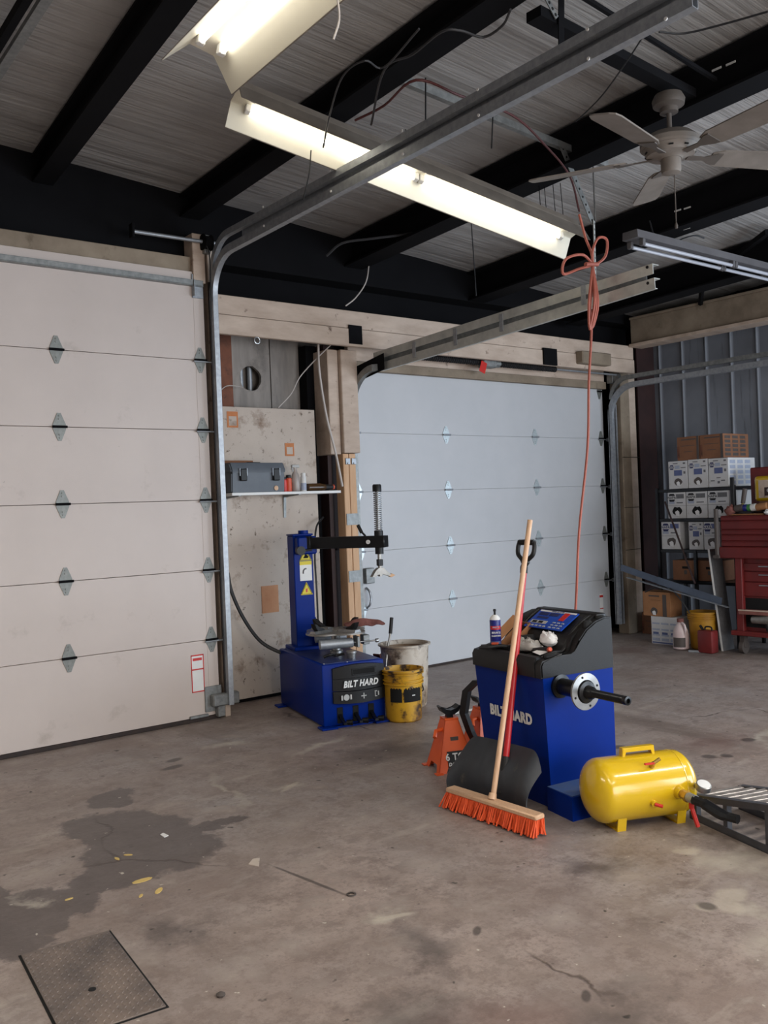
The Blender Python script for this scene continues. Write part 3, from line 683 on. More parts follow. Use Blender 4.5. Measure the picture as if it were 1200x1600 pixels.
tubes_fixture('fluorescent_fixture', 'added unseen fluorescent fixture over the side bay, brightening the floor', (4.3, .2, 3.6), (6.7, .2, 3.5), 'lit fluorescent fixtures', glow=80)  # added outside the view for more light on the floor
tubes_fixture('fluorescent_fixture', 'added unseen fluorescent fixture just above the viewer for extra floor light', (1.0, -.9, 3.85), (1.0, 1.0, 3.8), 'lit fluorescent fixtures', glow=60)  # added overhead fill, out of view
# ceiling fan
FX, FY, FZ, FS = 4.50, 2.99, 3.44, 1.22
fn = thing('ceiling_fan', 'dusty beige five blade ceiling fan hanging from the dark roof beam', 'fan', (FX, FY, FZ))
mk('canopy', B().lathe([(.02, .235), (.05, .24), (.05, .265), (.085, .28), (.09, .31), (.075, .34), (.03, .36)], n=24), 'fan_dark', fn)
mk('down_rod', B().cyl((0, 0, .1), (0, 0, .25), .014), 'fan_dark', fn)
mk('motor_housing', B().lathe([(.05, .125), (.12, .115), (.165, .075), (.165, .05), (.14, .03), (.13, .0), (.07, -.01), (.06, -.02)], n=30), 'fan', fn)
mk('housing_slots', B().lathe([(.151, .038), (.155, .044), (.15, .046)], n=30, cap0=False, cap1=False), 'fan_dark', fn)
for k in range(10):
    a = 2*PI*k/10
    mk('vent_slot', B().box((.13, -.012, .015), (.142, .012, .022)), 'hole', fn, sm=False, rot=(0, 0, a))
mk('switch_housing', B().lathe([(.055, -.02), (.055, -.08), (.05, -.095), (.03, -.1)], n=24), 'fan', fn)
mk('pull_chain', B().cyl((.03, 0, -.1), (.03, 0, -.36), .003, n=6).lathe([(.002, -.36), (.009, -.385), (.007, -.4)], (.03, 0, 0), 10), 'fan_dark', fn)
bl = B()
pts = [(.24, -.045), (.3, -.07), (.74, -.085), (.79, -.07), (.8, -.04), (.8, .045), (.785, .075), (.74, .085), (.3, .07), (.24, .045)]
bl.prism(pts, 'z', -.004, .004)
bld = mk('blade', bl, 'fan', fn, sm=False)
arm_b = B().prism([(.1, -.02), (.2, -.015), (.27, -.05), (.3, -.05), (.3, .05), (.27, .05), (.2, .015), (.1, .02)], 'z', -.01, -.004)
irn = mk('blade_iron', arm_b, 'fan_dark', bld, sm=False)
rots = [math.radians(a) for a in (-170, -98, -26, 46, 118)]
def blade_rot(a): return (Matrix.Rotation(a, 4, 'Z') @ Matrix.Rotation(math.radians(-13), 4, 'X')).to_euler()
bld.rotation_euler = blade_rot(rots[0])
for a in rots[1:]:
    o = inst(bld, fn, rot=blade_rot(a)); inst(irn, o)
# dark cross member carrying the fan
def bar(name, label, cat, p0, p1, w_, h_, m, group=None, holes=0):
    p0, p1 = Vector(p0), Vector(p1); d = (p1-p0); L = d.length; q = d.to_track_quat('X', 'Z')
    o = mk(name, B().box((0, -w_/2, -h_/2), (L, w_/2, h_/2)), m, sm=False)
    o.location = p0; o.rotation_mode = 'QUATERNION'; o.rotation_quaternion = q
    for i in range(holes):
        x = L*(i+.5)/holes
        mk('hole', B().cyl((x, -w_/2-.0008, 0), (x, w_/2+.0008, 0), min(h_, .03)*.28, n=8), 'hole' if holes < 13 else 'white', o)
    return tag(o, label, cat, group)
bar('fan_mount', 'dark steel cross bar between roof beams above the ceiling fan', 'bar', (3.36, 2.95, 3.87), (4.72, 3.0, 3.835), .09, .05, 'dark_steel')
bar('tie_bar', 'thin dark tie bar beside the wider cross bar near the fan', 'bar', (3.36, 2.74, 3.9), (4.72, 2.83, 3.86), .02, .02, 'dark_steel')
bar('hanger_rail', 'long grey perforated rail crossing the ceiling behind the long track', 'bar', (3.38, 3.96, 3.955), (5.2, 3.96, 3.84), .035, .045, 'galv_dull')
bar('track_hanger', 'slanted perforated strap hanging down to the orange cord', 'strap', (4.72, 3.95, 3.87), (5.02, 3.95, 3.40), .005, .045, 'galv_dull', 'perforated track hangers', 10)
bar('track_hanger', 'upright grey strap next to the slanted perforated strap', 'strap', (5.05, 3.96, 3.88), (5.04, 3.95, 3.42), .005, .04, 'galv_dull', 'perforated track hangers')
bar('track_hanger', 'bright perforated strap wrapped by the orange cord', 'strap', (5.02, 3.945, 3.42), (4.99, 3.93, 2.95), .005, .04, 'track_light', 'perforated track hangers', 12)
bar('track_hanger', 'grey strap holding the long track near the top edge of the picture', 'strap', (3.514, 2.9, 4.086), (3.489, 2.9, 3.661), .005, .04, 'dark_steel', 'perforated track hangers')
bar('track_hanger', 'short slanted perforated strap beside the top strap of the long track', 'strap', (3.383, 2.9, 3.952), (3.469, 2.9, 3.862), .005, .03, 'galv_dull', 'perforated track hangers', 4)
br_ = bar('steel_brace', 'dark diagonal brace from the roof to the timber header at the right', 'brace', (7.36, 3.99, 3.72), (8.07, 5.01, 3.645), .045, .045, 'dark_steel')
lw = mk('lower_leg', B().tube([(8.07, 5.01, 3.645), (8.35, 5.25, 3.60), (8.56, 5.40, 3.53)], .028, 6), 'dark_steel'); lw.parent = br_
lw.matrix_parent_inverse = (Matrix.Translation((7.36, 3.99, 3.72)) @ br_.rotation_quaternion.to_matrix().to_4x4()).inverted()
# wires and cables
wire('orange extension cord hanging from the roof in a knotted bundle down behind the balancer', [(4.751, 3.85, 3.393), (4.794, 3.84, 3.243), (4.84, 3.83, 3.13), (4.836, 3.83, 2.962), (4.8, 3.83, 2.791), (4.803, 3.83, 2.625), (4.757, 3.83, 2.289), (4.719, 3.83, 1.873), (4.617, 3.84, 1.34), (4.583, 3.86, 0.891), (4.62, 3.95, .5), (4.5, 3.95, .15)], .009, 'cord_orange', 'extension_cord', 'cord')
cord_b = B()
cord_b.tube(smooth([(4.823, 3.82, 3.063), (4.669, 3.8, 3.017), (4.464, 3.76, 2.95), (4.481, 3.75, 3.041), (4.681, 3.78, 3.104), (4.831, 3.82, 3.076)]), .009, 6)
cord_b.tube(smooth([(4.856, 3.82, 3.067), (4.94, 3.8, 3.137), (4.96, 3.8, 3.245), (4.874, 3.8, 3.245), (4.81, 3.8, 3.152), (4.83, 3.82, 3.064)]), .009, 6)
for dx in (-6, -1, 4, 7):
    cord_b.tube(smooth([(4.817, 3.81, 3.06), tuple(Vector((4.803, 3.81, 2.829))+Vector((dx*.006, -.01*(dx % 3), 0))), tuple(Vector((4.782, 3.81, 2.682))+Vector((dx*.004, 0, 0))), (4.779, 3.82, 2.642)]), .009, 6)
cord_b.tube([(4.734, 3.8, 3.055), (4.857, 3.8, 3.071)], .014, 6)
tag(mk('cord_bundle', cord_b, 'cord_orange'), 'looped orange cord bundle tied on the perforated strap by the track end', 'cord')
wire('dark red air hose draped from the roof beam to the orange cord bundle', [(3.112, 4.06, 3.7), (3.131, 3.825, 3.7), (3.084, 3.504, 3.7), (3.401, 3.511, 3.7), (3.808, 3.529, 3.7), (4.274, 3.71, 3.7), (4.836, 3.986, 3.7), (5.479, 4.439, 3.7)], .007, 'hose_red', 'air_hose', 'hose')
wire('grey cable snaking below the beam from the left to a sagging loop at top centre', [(3.193, 4.021, 3.68), (2.858, 3.481, 3.68), (2.874, 3.281, 3.68), (2.85, 3.051, 3.68), (2.915, 2.993, 3.68), (3.041, 2.977, 3.68), (3.041, 2.856, 3.68), (2.975, 2.741, 3.68)], .006, 'cable_grey')
wire('thin grey cable loop against the second roof beam', [(3.118, 4.385, 3.66), (2.9, 4.007, 3.66), (2.701, 3.613, 3.66), (2.696, 3.424, 3.66), (2.811, 3.423, 3.66), (2.722, 3.058, 3.66)], .005, 'cable_grey')
wire('flattened white wire dropping from the top edge left of centre', [(1.935, 2.6, 3.345), (1.94, 2.6, 3.267), (1.911, 2.6, 3.187)], .004, 'cable_white')
wire('pale wire curving on the dark girder above the plywood board', [(4.922, 6.3, 3.689), (4.854, 6.27, 3.496), (4.721, 6.25, 3.34), (4.61, 6.25, 3.257)], .006, 'cable_white')
wire('grey cable arching over the dark girder under the third beam', [(4.184, 5.9, 3.536), (4.271, 5.8, 3.624), (4.481, 5.7, 3.665), (4.796, 5.6, 3.728), (5.125, 5.5, 3.821)], .010, 'cable_grey')
wire('thin black wire hanging from the ceiling left of the long track', [(3.11, 4.5, 3.678), (3.09, 4.5, 3.541), (3.041, 4.5, 3.373)], .004, 'cable_black')
wire('black wire dangling under the ceiling right of the red hose', [(3.416, 3.8, 3.912), (3.403, 3.8, 3.66)], .005, 'cable_black')
wire('short black wire dangling below the hanger rail', [(4.039, 3.9, 3.88), (4.017, 3.9, 3.682)], .005, 'cable_black')
wire('black wire hanging in front of the ceiling above the short track', [(5.389, 5.5, 3.9), (5.402, 5.5, 3.609), (5.414, 5.5, 3.279)], .005, 'cable_black')
wire('thin black wire from the long track to the fan beam', [(3.74, 2.616, 3.72), (3.865, 2.794, 3.72), (4.078, 3.121, 3.72), (4.222, 3.418, 3.72)], .004, 'cable_black')
wire('wavy black wire across the ceiling at the top right', [(3.724, 2.51, 3.7), (3.836, 2.448, 3.7), (3.915, 2.299, 3.7), (3.986, 2.121, 3.7)], .005, 'cable_black')
wire('black cable curling above the unlit fixture', [(6.013, 4.2, 3.651), (6.015, 4.15, 3.506), (6.144, 4.1, 3.449), (6.249, 4.1, 3.514), (6.451, 4.1, 3.579), (6.584, 4.1, 3.579)], .006, 'cable_black')
wire('thin dark wire slanting from the roof beam behind the lit fixture', [(3.809, 4.6, 4.177), (3.911, 4.6, 4.068), (3.972, 4.6, 3.963)], .003, 'cable_black')
wire('white wire running from the recess hole to the left post', [(3.366, 6.26, 2.455), (3.59, 6.5, 2.561), (3.879, 6.75, 2.597)], .004, 'cable_white')
wire('crooked white wire climbing across the recess to the header', [(4.091, 6.55, 2.411), (4.224, 6.55, 2.535), (4.314, 6.55, 2.675), (4.431, 6.5, 2.812), (4.583, 6.44, 2.962)], .005, 'cable_white')
wire('white conduit cable hanging in front of the oxide red column', [(4.487, 6.5, 3.008), (4.452, 6.45, 2.724), (4.493, 6.43, 2.341), (4.57, 6.42, 2.013), (4.638, 6.44, 1.738)], .011, 'cable_white', 'conduit', 'cable')
wire('black air hose curving from the left door jamb to the tire changer', [(3.446, 6.35, 1.083), (3.473, 6.35, 0.932), (3.565, 6.35, 0.723), (3.689, 6.33, 0.533), (3.814, 6.28, 0.436), (3.9, 6.2, .4)], .014, 'cable_black', 'air_hose', 'hose')
wire('black power cable hanging behind the tire changer column', [(4.5, 6.55, 1.48), (4.389, 6.5, 1.39), (4.33, 6.45, 1.149), (4.302, 6.4, 0.856), (4.302, 6.4, 0.588)], .008, 'cable_black', 'power_cable', 'cable')
wire('thin orange wire running down beside the left door track', [(3.41, 6.3, 0.767), (3.419, 6.3, 0.47), (3.413, 6.3, 0.224), (3.453, 6.28, 0.121)], .004, 'cord_orange')

# roof light strip top left seen edge on
bar('roof_conduit', 'pale flat conduit strip at the top left corner of the ceiling', 'conduit', (1.58, 6.2, 4.02), (1.50, 1.2, 4.15), .05, .03, 'galv_dull')
bar('roof_conduit_dark', 'dark bar running beside the pale conduit strip at the top left', 'conduit', (1.50, 6.2, 4.02), (1.42, 1.2, 4.15), .04, .05, 'dark_steel')

# ================================================================ TIRE CHANGER
tc = thing('tire_changer', 'blue tire changer with black arm, round clamping table and black front panel', 'machine', (3.61, 5.35, 0), -math.radians(14))
W_, D_, H_ = .48, .98, .45
mk('cabinet', B().box((0, 0, .012), (W_, D_, H_), .014, seg=2), 'blue', tc)
mk('top_plate', B().box((.03, .03, H_), (W_-.03, D_-.03, H_+.003)), 'top_dark', tc, sm=False)
ft = B().box((-.06, D_-.12, 0), (.05, D_-.02, .014), .003)
foot = mk('foot', ft, 'blue', tc, sm=False)
mk('foot', B().box((-.03, -.05, 0), (.09, .05, .014), .003), 'blue', tc, sm=False)
mk('foot', B().box((W_-.1, -.05, 0), (W_+.06, .06, .014), .003), 'blue', tc, sm=False)
mk('base_flange', B().box((0, -.02, .0), (W_, 0, .012)), 'blue', tc, sm=False)
for p in ((.03, .03), (.03, .93), (.2, .012)): mk('rivet', B().lathe([(.006, 0), (.004, .003)], (p[0], p[1], H_+.002), 8), 'white', tc)
# bowed black front panel in three bands
pn = B()
def bow(x): return -.012-.032*(1-((x-.27)/.21)**2)
def band(b, z0f, z1f, dy=0, n=14):
    x0, x1 = .075, .472
    top = [(x0+(x1-x0)*i/n) for i in range(n+1)]
    vs = []; 
    for x in top:
        for (y, z) in ((0, z0f(x)), (bow(x)+dy, z0f(x)), (bow(x)+dy, z1f(x)), (0, z1f(x))): vs.append((x, y, z))
    fs = [(0, 1, 2, 3), (4*n+3, 4*n+2, 4*n+1, 4*n)]
    for i in range(n):
        for k in range(4): fs.append((4*i+k, 4*i+(k+1) % 4, 4*(i+1)+(k+1) % 4, 4*(i+1)+k))
    b._add(vs, fs)
cv = lambda base, s: (lambda x: base+s*(1-((x-.27)/.2)**2))
band(pn, cv(.345, .0), cv(.418, .02))
fp = mk('front_panel', pn, 'black', tc)
pn = B(); band(pn, cv(.262, -.008), cv(.342, .0), .004); mk('panel_band', pn, 'black', fp)
pn = B(); band(pn, cv(.175, -.012), cv(.257, -.008), .001); mk('panel_band', pn, 'black', fp)
mk('panel_recess', B().box((.21, -.047, .362), (.40, -.035, .412), .004), 'black_matte', fp, sm=False)
mk('recess_inside', B().box((.22, -.0485, .37), (.385, -.046, .405), .002), 'hole', fp, sm=False)
text('lettering', 'BILT HARD', .062, 'white', fp, frame((.275, -.0435, .302), (1, 0, 0), (0, 0, 1)), shear=.25, bold=.0026, sx=.80)
ic = B().lathe([(.022, 0), (.022, .002)], (.165, -.038, .212), 16, (0, -1, 0))
for s in (-1, 1): ic.box((.165+s*.034-.006, -.041, .195), (.165+s*.034+.006, -.038, .229))
mk('clamp_symbol', ic, 'grey_print', fp)
mk('plus_symbol', B().box((.275, -.0465, .207), (.315, -.0445, .215)).box((.291, -.0465, .191), (.299, -.0445, .231)), 'grey_print', fp, sm=False)
mk('bracket_symbol', B().box((.385, -.036, .193), (.391, -.033, .235)).box((.391, -.036, .229), (.402, -.033, .235)).box((.391, -.036, .193), (.402, -.033, .199)).box((.41, -.034, .2), (.418, -.031, .23)), 'grey_print', fp, sm=False)
for i, x in enumerate((.125, .245, .365)):
    s_ = mk('pedal_slot', B().box((x-.022, -.003, .028), (x+.022, 0, .14), .003), 'hole', tc, sm=False)
    mk('pedal', B().prism([(-.10, .035), (-.06, .038), (0, .075), (0, .095), (-.065, .055), (-.10, .05)], 'x', x-.012, x+.012).cyl((x+.02, -.07, .044), (x+.06, -.09, .044), .018, .022, n=12), 'black_metal', s_)
# column
mk('column', B().box((.09, .78, H_), (.25, .93, 1.345), .006), 'blue', tc, sm=False)
mk('column_foot', B().box((.05, .72, H_), (.3, .96, H_+.03), .006), 'blue', tc, sm=False)
mk('gusset', B().prism([(.70, .48), (.70, .5), (.78, .70), (.78, .48)], 'x', .245, .253), 'blue', tc, sm=False)
mk('column_cap', B().box((.085, .77, 1.345), (.255, .935, 1.36), .005).cyl((.2, .85, 1.36), (.2, .85, 1.385), .04), 'blue', tc)
sg = mk('sign_panel', B().box((.135, .777, .99), (.235, .7795, 1.14), .001), 'white', tc, sm=False)
mk('sign_header', B().box((.135, .775, 1.115), (.235, .777, 1.145)), 'yellow_sign', sg, sm=False)
mk('sign_arrow', B().tube([(.185+.022*math.cos(a), .7755, 1.055+.03*math.sin(a)) for a in [PI*.45+k*.25 for k in range(9)]], .006, 6), 'print_grey', sg)
for z, nm in ((1.15, 1), (.88, 2)):
    tri = mk('warning_triangle', B().prism([(.135, z), (.235, z), (.185, z+.1)], 'y', .775, .7785), 'yellow_sign', tc, sm=False)
    mk('triangle_border', B().tube([(.142, .7745, z+.006), (.228, .7745, z+.006), (.185, .7745, z+.09)], .003, 4, closed=True), 'hole', tri)
    mk('pictogram', B().prism([(.165, z+.018), (.205, z+.018), (.21, z+.03), (.185, z+.055), (.178, z+.035)] if nm == 1 else [(.18, z+.02), (.19, z+.02), (.193, z+.055), (.185, z+.045), (.178, z+.05)], 'y', .773, .775), 'hole' if nm == 1 else 'red_valve', tri, sm=False)
# swivel head and arm
hd = mk('swivel_head', B().box((.1, .70, 1.20), (.26, .84, 1.34), .012), 'blue', tc)
mk('clamp_knob', B().cyl((.1, .68, 1.235), (.1, .62, 1.235), .03, .035).cyl((.115, .66, 1.235), (.2, .66, 1.235), .009), 'black', hd)
A0, A1 = Vector((.19, .76, 1.285)), Vector((.66, .27, 1.285)); ad = (A1-A0).normalized(); an = Vector((-ad.y, ad.x, 0))
def armf(x, y, z): return A0+ad*x+an*y+Vector((0, 0, z))
mA_ = Matrix(((ad.x, an.x, 0, A0.x), (ad.y, an.y, 0, A0.y), (0, 0, 1, A0.z), (0, 0, 0, 1)))
La = (A1-A0).length
arm = mk('arm', B().box((0, -.045, -.045), (La, .045, .045), .004, mtx=mA_), 'black_metal', tc)
mk('arm_sleeve', B().box((-.02, -.052, -.055), (.06, .052, .055), .004, mtx=mA_), 'black', arm)
mk('arm_bolt', B().cyl(mA_ @ Vector((La-.13, -.045, 0)), mA_ @ Vector((La-.13, -.052, 0)), .016), 'white', arm)
sx_, sy_ = A0.x+ad.x*(La-.06), A0.y+ad.y*(La-.06)
tl = mk('tool_shaft', B().cyl((sx_, sy_, 1.02), (sx_, sy_, 1.70), .017, n=6), 'chrome_dusty', tc)
mk('spring', B().tube([(sx_+.028*math.cos(t*.7), sy_+.028*math.sin(t*.7), 1.36+.30*t/170) for t in range(171)], .005, 5), 'galv', tl)
mk('spring_cap', B().lathe([(.034, 0), (.034, .045), (.028, .055)], (sx_, sy_, 1.665), 18), 'black', tl)
mk('shaft_collar', B().lathe([(.034, 0), (.034, .035), (.028, .04)], (sx_, sy_, 1.33), 18), 'black', tl)
mk('shaft_collar', B().lathe([(.032, 0), (.032, .05)], (sx_, sy_, 1.19), 18), 'black', tl)
mk('shaft_collar', B().box((sx_-.02, sy_-.02, 1.1), (sx_+.02, sy_+.02, 1.15), .003), 'black', tl)
mh = mk('mount_head', B().prism([(-.075, 1.02), (-.045, 1.065), (-.02, 1.085), (.02, 1.085), (.045, 1.06), (.08, 1.03), (.06, 1.02), (.02, 1.035), (-.03, 1.035), (-.05, 1.02)], 'y', sy_-.025, sy_+.025, mtx=Matrix.Translation((sx_, 0, 0))), 'chrome_dusty', tl)
mk('tool_tip', B().prism([(.06, 1.022), (.09, 1.036), (.12, 1.022), (.085, 1.008)], 'y', sy_-.018, sy_+.018, mtx=Matrix.Translation((sx_, 0, 0))), 'wood_warm', tl)
mk('locking_lever', B().tube([mA_ @ Vector((La-.17, 0, .045)), mA_ @ Vector((La-.2, 0, .075))], .008).tube([mA_ @ Vector((La-.2, 0, .07)), mA_ @ Vector((La-.23, 0, .13))], .014), 'black', arm)
# clamping table
cx_, cy_, tz = .27, .40, .63
tb = B(); pts = []
for k in range(72):
    a = 2*PI*k/72; m_ = abs(math.cos(2*(a-.4)))
    pts.append((cx_+(.19+.062*m_**.7)*math.cos(a), cy_+(.19+.062*m_**.7)*math.sin(a)))
tb.prism(pts, 'z', tz-.012, tz, bev=.003)
tt = mk('turntable', tb, 'chrome_dusty', tc)
for k in range(4):
    a = .4+k*PI/2; r_ = Matrix.Translation((cx_, cy_, 0)) @ Matrix.Rotation(a, 4, 'Z')
    mk('slide_rail', B().prism([(-.035, tz), (.035, tz), (.022, tz+.02), (-.022, tz+.02)], 'x', .06, .235, mtx=r_), 'chrome', tt, sm=False)
    j = B().prism([(.13, tz+.02), (.2, tz+.02), (.22, tz+.045), (.23, tz+.075), (.205, tz+.068), (.19, tz+.048), (.14, tz+.034)], 'y', -.025, .025, mtx=r_, bev=.003)
    mk('clamp_jaw', j, 'black', tt)
mk('table_hub', B().lathe([(.045, -.02), (.045, .005), (.02, .012)], (cx_, cy_, tz), 24), 'chrome_dusty', tt)
mk('table_spindle', B().lathe([(.05, H_), (.05, H_+.03), (.035, H_+.035), (.035, tz-.01)], (cx_, cy_, 0), 20), 'chrome', tc)
cyl = mk('clamp_cylinder', B().lathe([(.02, 0), (.036, .004), (.036, .25), (.03, .255), (.012, .256)], (.08, .25, .555), 20, (1, -.12, 0)), 'galv', tc)
mk('clamp_cylinder', B().lathe([(.02, 0), (.034, .004), (.034, .24), (.03, .245)], (.16, .56, .56), 20, (1, -.1, 0)), 'galv', tc)
mk('cylinder_block', B().box((.355, .18, .52), (.375, .27, .60), .003).box((.42, .22, .53), (.47, .29, .6), .004), 'galv_dull', tc)
mk('push_rod', B().cyl((.3, .22, .555), (.52, .2, .555), .006).cyl((.51, .2, .555), (.53, .2, .555), .015), 'chrome', tc)
mk('rotary_valve', B().lathe([(.032, 0), (.034, .03), (.04, .035), (.04, .05)], (.30, .17, H_+.003), 18), 'chrome', tc)
mk('hose_coupling', B().tube(smooth([(.1, .22, H_+.02), (.15, .2, H_+.035), (.2, .24, H_+.02), (.26, .21, H_+.03)]), .01), 'black', tc)
rg = B()
def ragf(u, v):
    a, b_ = u-.5, v-.5
    return (a*.30, b_*.13*(1-.5*abs(a)), .022+.028*noise.noise(Vector((u*4, v*4, 1)))+.03*(1-4*a*a)*(1-4*b_*b_))
rg.sheet(ragf, 18, 10, .008)
rag = mk('work_rag', rg, 'rag'); m0 = tc.matrix_world
rag.location = (4.15, 5.55, tz+.012); rag.rotation_euler = (0, .02, -.5)
tag(rag, 'crumpled red brown glove or rag lying on the tire changer table', 'rag')

# ================================================================ BUCKETS AND BIN
def pail(name, label, loc, r0, r1, h, m, min_, rings=(), rim=.012, cat='bucket', group=None, n=40):
    t = thing(name, label, cat, loc, 0, group)
    prof = [(r0-.012, .0), (r0, .012)]
    for k in range(1, 13):
        z = .012+(h-.012)*k/12; prof.append((r0+(r1-r0)*z/h, z))
    prof += [(r1+rim, h), (r1+rim, h+.012), (r1-.004, h+.014), (r1-.008, h)]
    prof += [(r0-.008, .02), (.0005, .018)]
    mk('shell', B().lathe(prof, n=n, cap1=False), m, t)
    mk('inside', B().lathe([(.001, .024), (r0-.01, .026), (r1-.011, h-.02)], n=n, cap0=False, cap1=False), min_, t)
    for z in rings:
        rr = r0+(r1-r0)*z/h
        mk('ring', B().lathe([(rr, z-.006), (rr+.012, z-.005), (rr+.012, z+.003), (rr, z+.005)], n=n, cap0=False, cap1=False), m, t)
    return t
bk = pail('bucket', 'stained yellow bucket with dark label squares between tire changer and white bin', (4.19, 5.165, 0), .128, .142, .36, 'yellow_bucket', 'yellow_bucket', (.345, .30, .275))
def curved_patch(parent, name, r, a0, a1, z0, z1, m):
    b = B(); vs = []; n = 8
    for i in range(n+1):
        a = a0+(a1-a0)*i/n
        for rr, z in ((r, z0), (r, z1)): vs.append((rr*math.cos(a), rr*math.sin(a), z))
    b._add(vs, [(2*i, 2*i+2, 2*i+3, 2*i+1) for i in range(n)]); return mk(name, b, m, parent)
lab_m = 'tape'
for a0, a1 in ((-2.22, -1.15), (-3.0, -2.33)): curved_patch(bk, 'dark_label', .1375, a0, a1, .15, .25, 'label_brown' if 'label_brown' in mt else 'hole')
curved_patch(bk, 'label_scratch', .1385, -1.78, -1.6, .193, .2, 'white')
mk('bail_handle', B().tube(smooth([(.14, .02, .27), (.155, -.02, .24), (.15, -.05, .2), (.145, -.02, .18)]), .004), 'black_metal', bk)
bn = pail('waste_bin', 'tall dirty white plastic bin standing behind the stained yellow bucket', (4.49, 5.50, 0), .155, .188, .475, 'bin', 'bin_in', (), .016, 'bin')
for k in range(10):
    a = -PI/2+(k-4.5)*.3; 
    mk('wall_rib', B().tube([(.157*math.cos(a), .157*math.sin(a), .03), (.178*math.cos(a), .178*math.sin(a), .34)], .004, 5), 'bin', bn)

def jack_stand(name, label, loc, rz, paint, group=None, lettering=True, s=1.0):
    t = thing(name, label, 'jack stand', loc, rz, group)
    hb, ht, b0, b1 = .0, .285, .115, .042
    def P(sx, sy, z, d=0):
        k = b0+(b1-b0)*z/ht; return (sx*(k-d), sy*(k-d), z)
    body = B()
    for q in range(4):   # four slanted faces with a cut-out between the feet
        r = Matrix.Rotation(q*PI/2, 4, 'Z'); w = lambda z: b0+(b1-b0)*z/ht
        pts = [(-w(.0), 0), (-w(.0)+.045, 0), (-w(.04)+.055, .04), (w(.04)-.055, .04), (w(0)-.045, 0), (w(0), 0), (w(ht), ht), (-w(ht), ht)]
        vs = [(u, -w(z), z) for u, z in pts]+[(u, -w(z)+.005, z) for u, z in pts]
        n = len(pts); body._add(vs, [tuple(range(n)), tuple(range(2*n-1, n-1, -1))]+[(i, n+i, n+(i+1) % n, (i+1) % n) for i in range(n)], r)
    mk('frame', body, paint, t, sm=False)
    for sx in (-1, 1):
        for sy in (-1, 1): mk('foot', B().box((sx*b0-.022, sy*b0-.022, 0), (sx*b0+.022, sy*b0+.022, .006), .001), paint, t, sm=False)
    mk('collar', B().box((-.043, -.043, ht), (.043, .043, ht+.012), .002).box((-.036, -.04, ht-.1), (.036, .04, ht+.0)), paint, t, sm=False)
    mk('side_cheek', B().prism([(-.01, .19), (.05, .19), (.06, .25), (.05, ht+.01), (-.01, ht+.01)], 'x', .036, .05), paint, t, sm=False)
    mk('ratchet_post', B().box((-.018, -.022, ht-.02), (.018, .022, ht+.035), .002), 'black_metal', t, sm=False)
    sad = [(-.065, .048), (-.05, .018), (-.022, .0), (.022, 0), (.05, .018), (.065, .048), (.055, .052), (.03, .032), (0, .024), (-.03, .032), (-.055, .052)]
    mk('saddle', B().prism([(u, z+ht+.03) for u, z in sad], 'y', -.035, .035, bev=.003), 'black_metal' if paint == 'orange' else paint, t, sm=False)
    mk('lever', B().tube([(-.04, -.02, .235), (-.1, -.03, .23)], .011).tube([(-.095, -.03, .232), (-.115, -.06, .20)], .012), paint, t)
    mk('window_slot', B().box((-.022, -.0645-.006, .165), (.026, -.0645-.001, .195)), 'tape', t, sm=False, rot=None)
    if lettering:
        tn = math.atan2(b0-b1, ht)
        lo = mk('label_plate', B()._q if False else B().box((-.055, -.001, -.045), (.075, .0, .045)), 'black_matte', t, sm=False)
        lo.location = (0, -.1005-.0015, .075); lo.rotation_euler = (-tn, 0, 0)
        text('label_number', '6 TON', .055, 'white', lo, frame((.012, -.0015, .012), (1, 0, 0), (0, 0, 1)), bold=.0015, sx=.9)
        text('label_name', 'DAYTONA', .026, 'white', lo, frame((.012, -.0015, -.028), (1, 0, 0), (0, 0, 1)), bold=.0008, shear=.2, sx=.95)
    return t
jack_stand('jack_stand', 'orange jack stand in front with black saddle, left of the black shovel', (3.60, 4.02, 0), -math.radians(22), 'orange', 'orange jack stands')
jack_stand('jack_stand', 'orange jack stand half hidden behind the black bent bracket of the balancer', (3.93, 4.08, 0), -math.radians(10), 'orange', 'orange jack stands', False)
jr = jack_stand('jack_stand', 'worn dark red jack stand behind the stained yellow bucket', (4.545, 5.87, 0), .2, 'red_jack', None, False)
br = mk('pry_bar', B().tube([(4.236, 5.45, 0.183), (4.328, 5.5, 0.481), (4.381, 5.52, 0.596)], .008).tube([(4.373, 5.52, 0.572), (4.408, 5.54, 0.69)], .014), 'chrome')
tag(br, 'steel bar with black grip standing between the yellow bucket and the white bin', 'tool')
br.data.materials.append(mt['black'])
for p in br.data.polygons:
    if p.index >= 14: p.material_index = 1

# ================================================================ WHEEL BALANCER
wb_ = thing('wheel_balancer', 'blue wheel balancer with black hood and steel shaft, broom leaning on it', 'machine', (3.43, 3.12, 0), -math.radians(8))
BW, BD, BH = .472, .575, .66
bd = B()
vs = [(.03, .0, 0), (BW, .0, 0), (BW, BD-.03, 0), (.045, BD-.03, 0), (0, 0, BH), (BW, 0, BH), (BW, BD, BH), (0, BD, BH)]
bd._add(vs, [(0,3,2,1),(4,5,6,7),(0,1,5,4),(1,2,6,5),(2,3,7,6),(3,0,4,7)])
mk('body', bd, 'blue', wb_, sm=False)
mk('base_step', B().prism([(-.02, -.205), (.46, -.205), (.46, 0), (.0, 0)], 'z', 0, .115), 'blue', wb_, sm=False)
mk('step_top', B().prism([(-.01, -.195), (.45, -.195), (.45, -.002), (.0, -.002)], 'z', .115, .118), 'blue_dusty', wb_, sm=False)
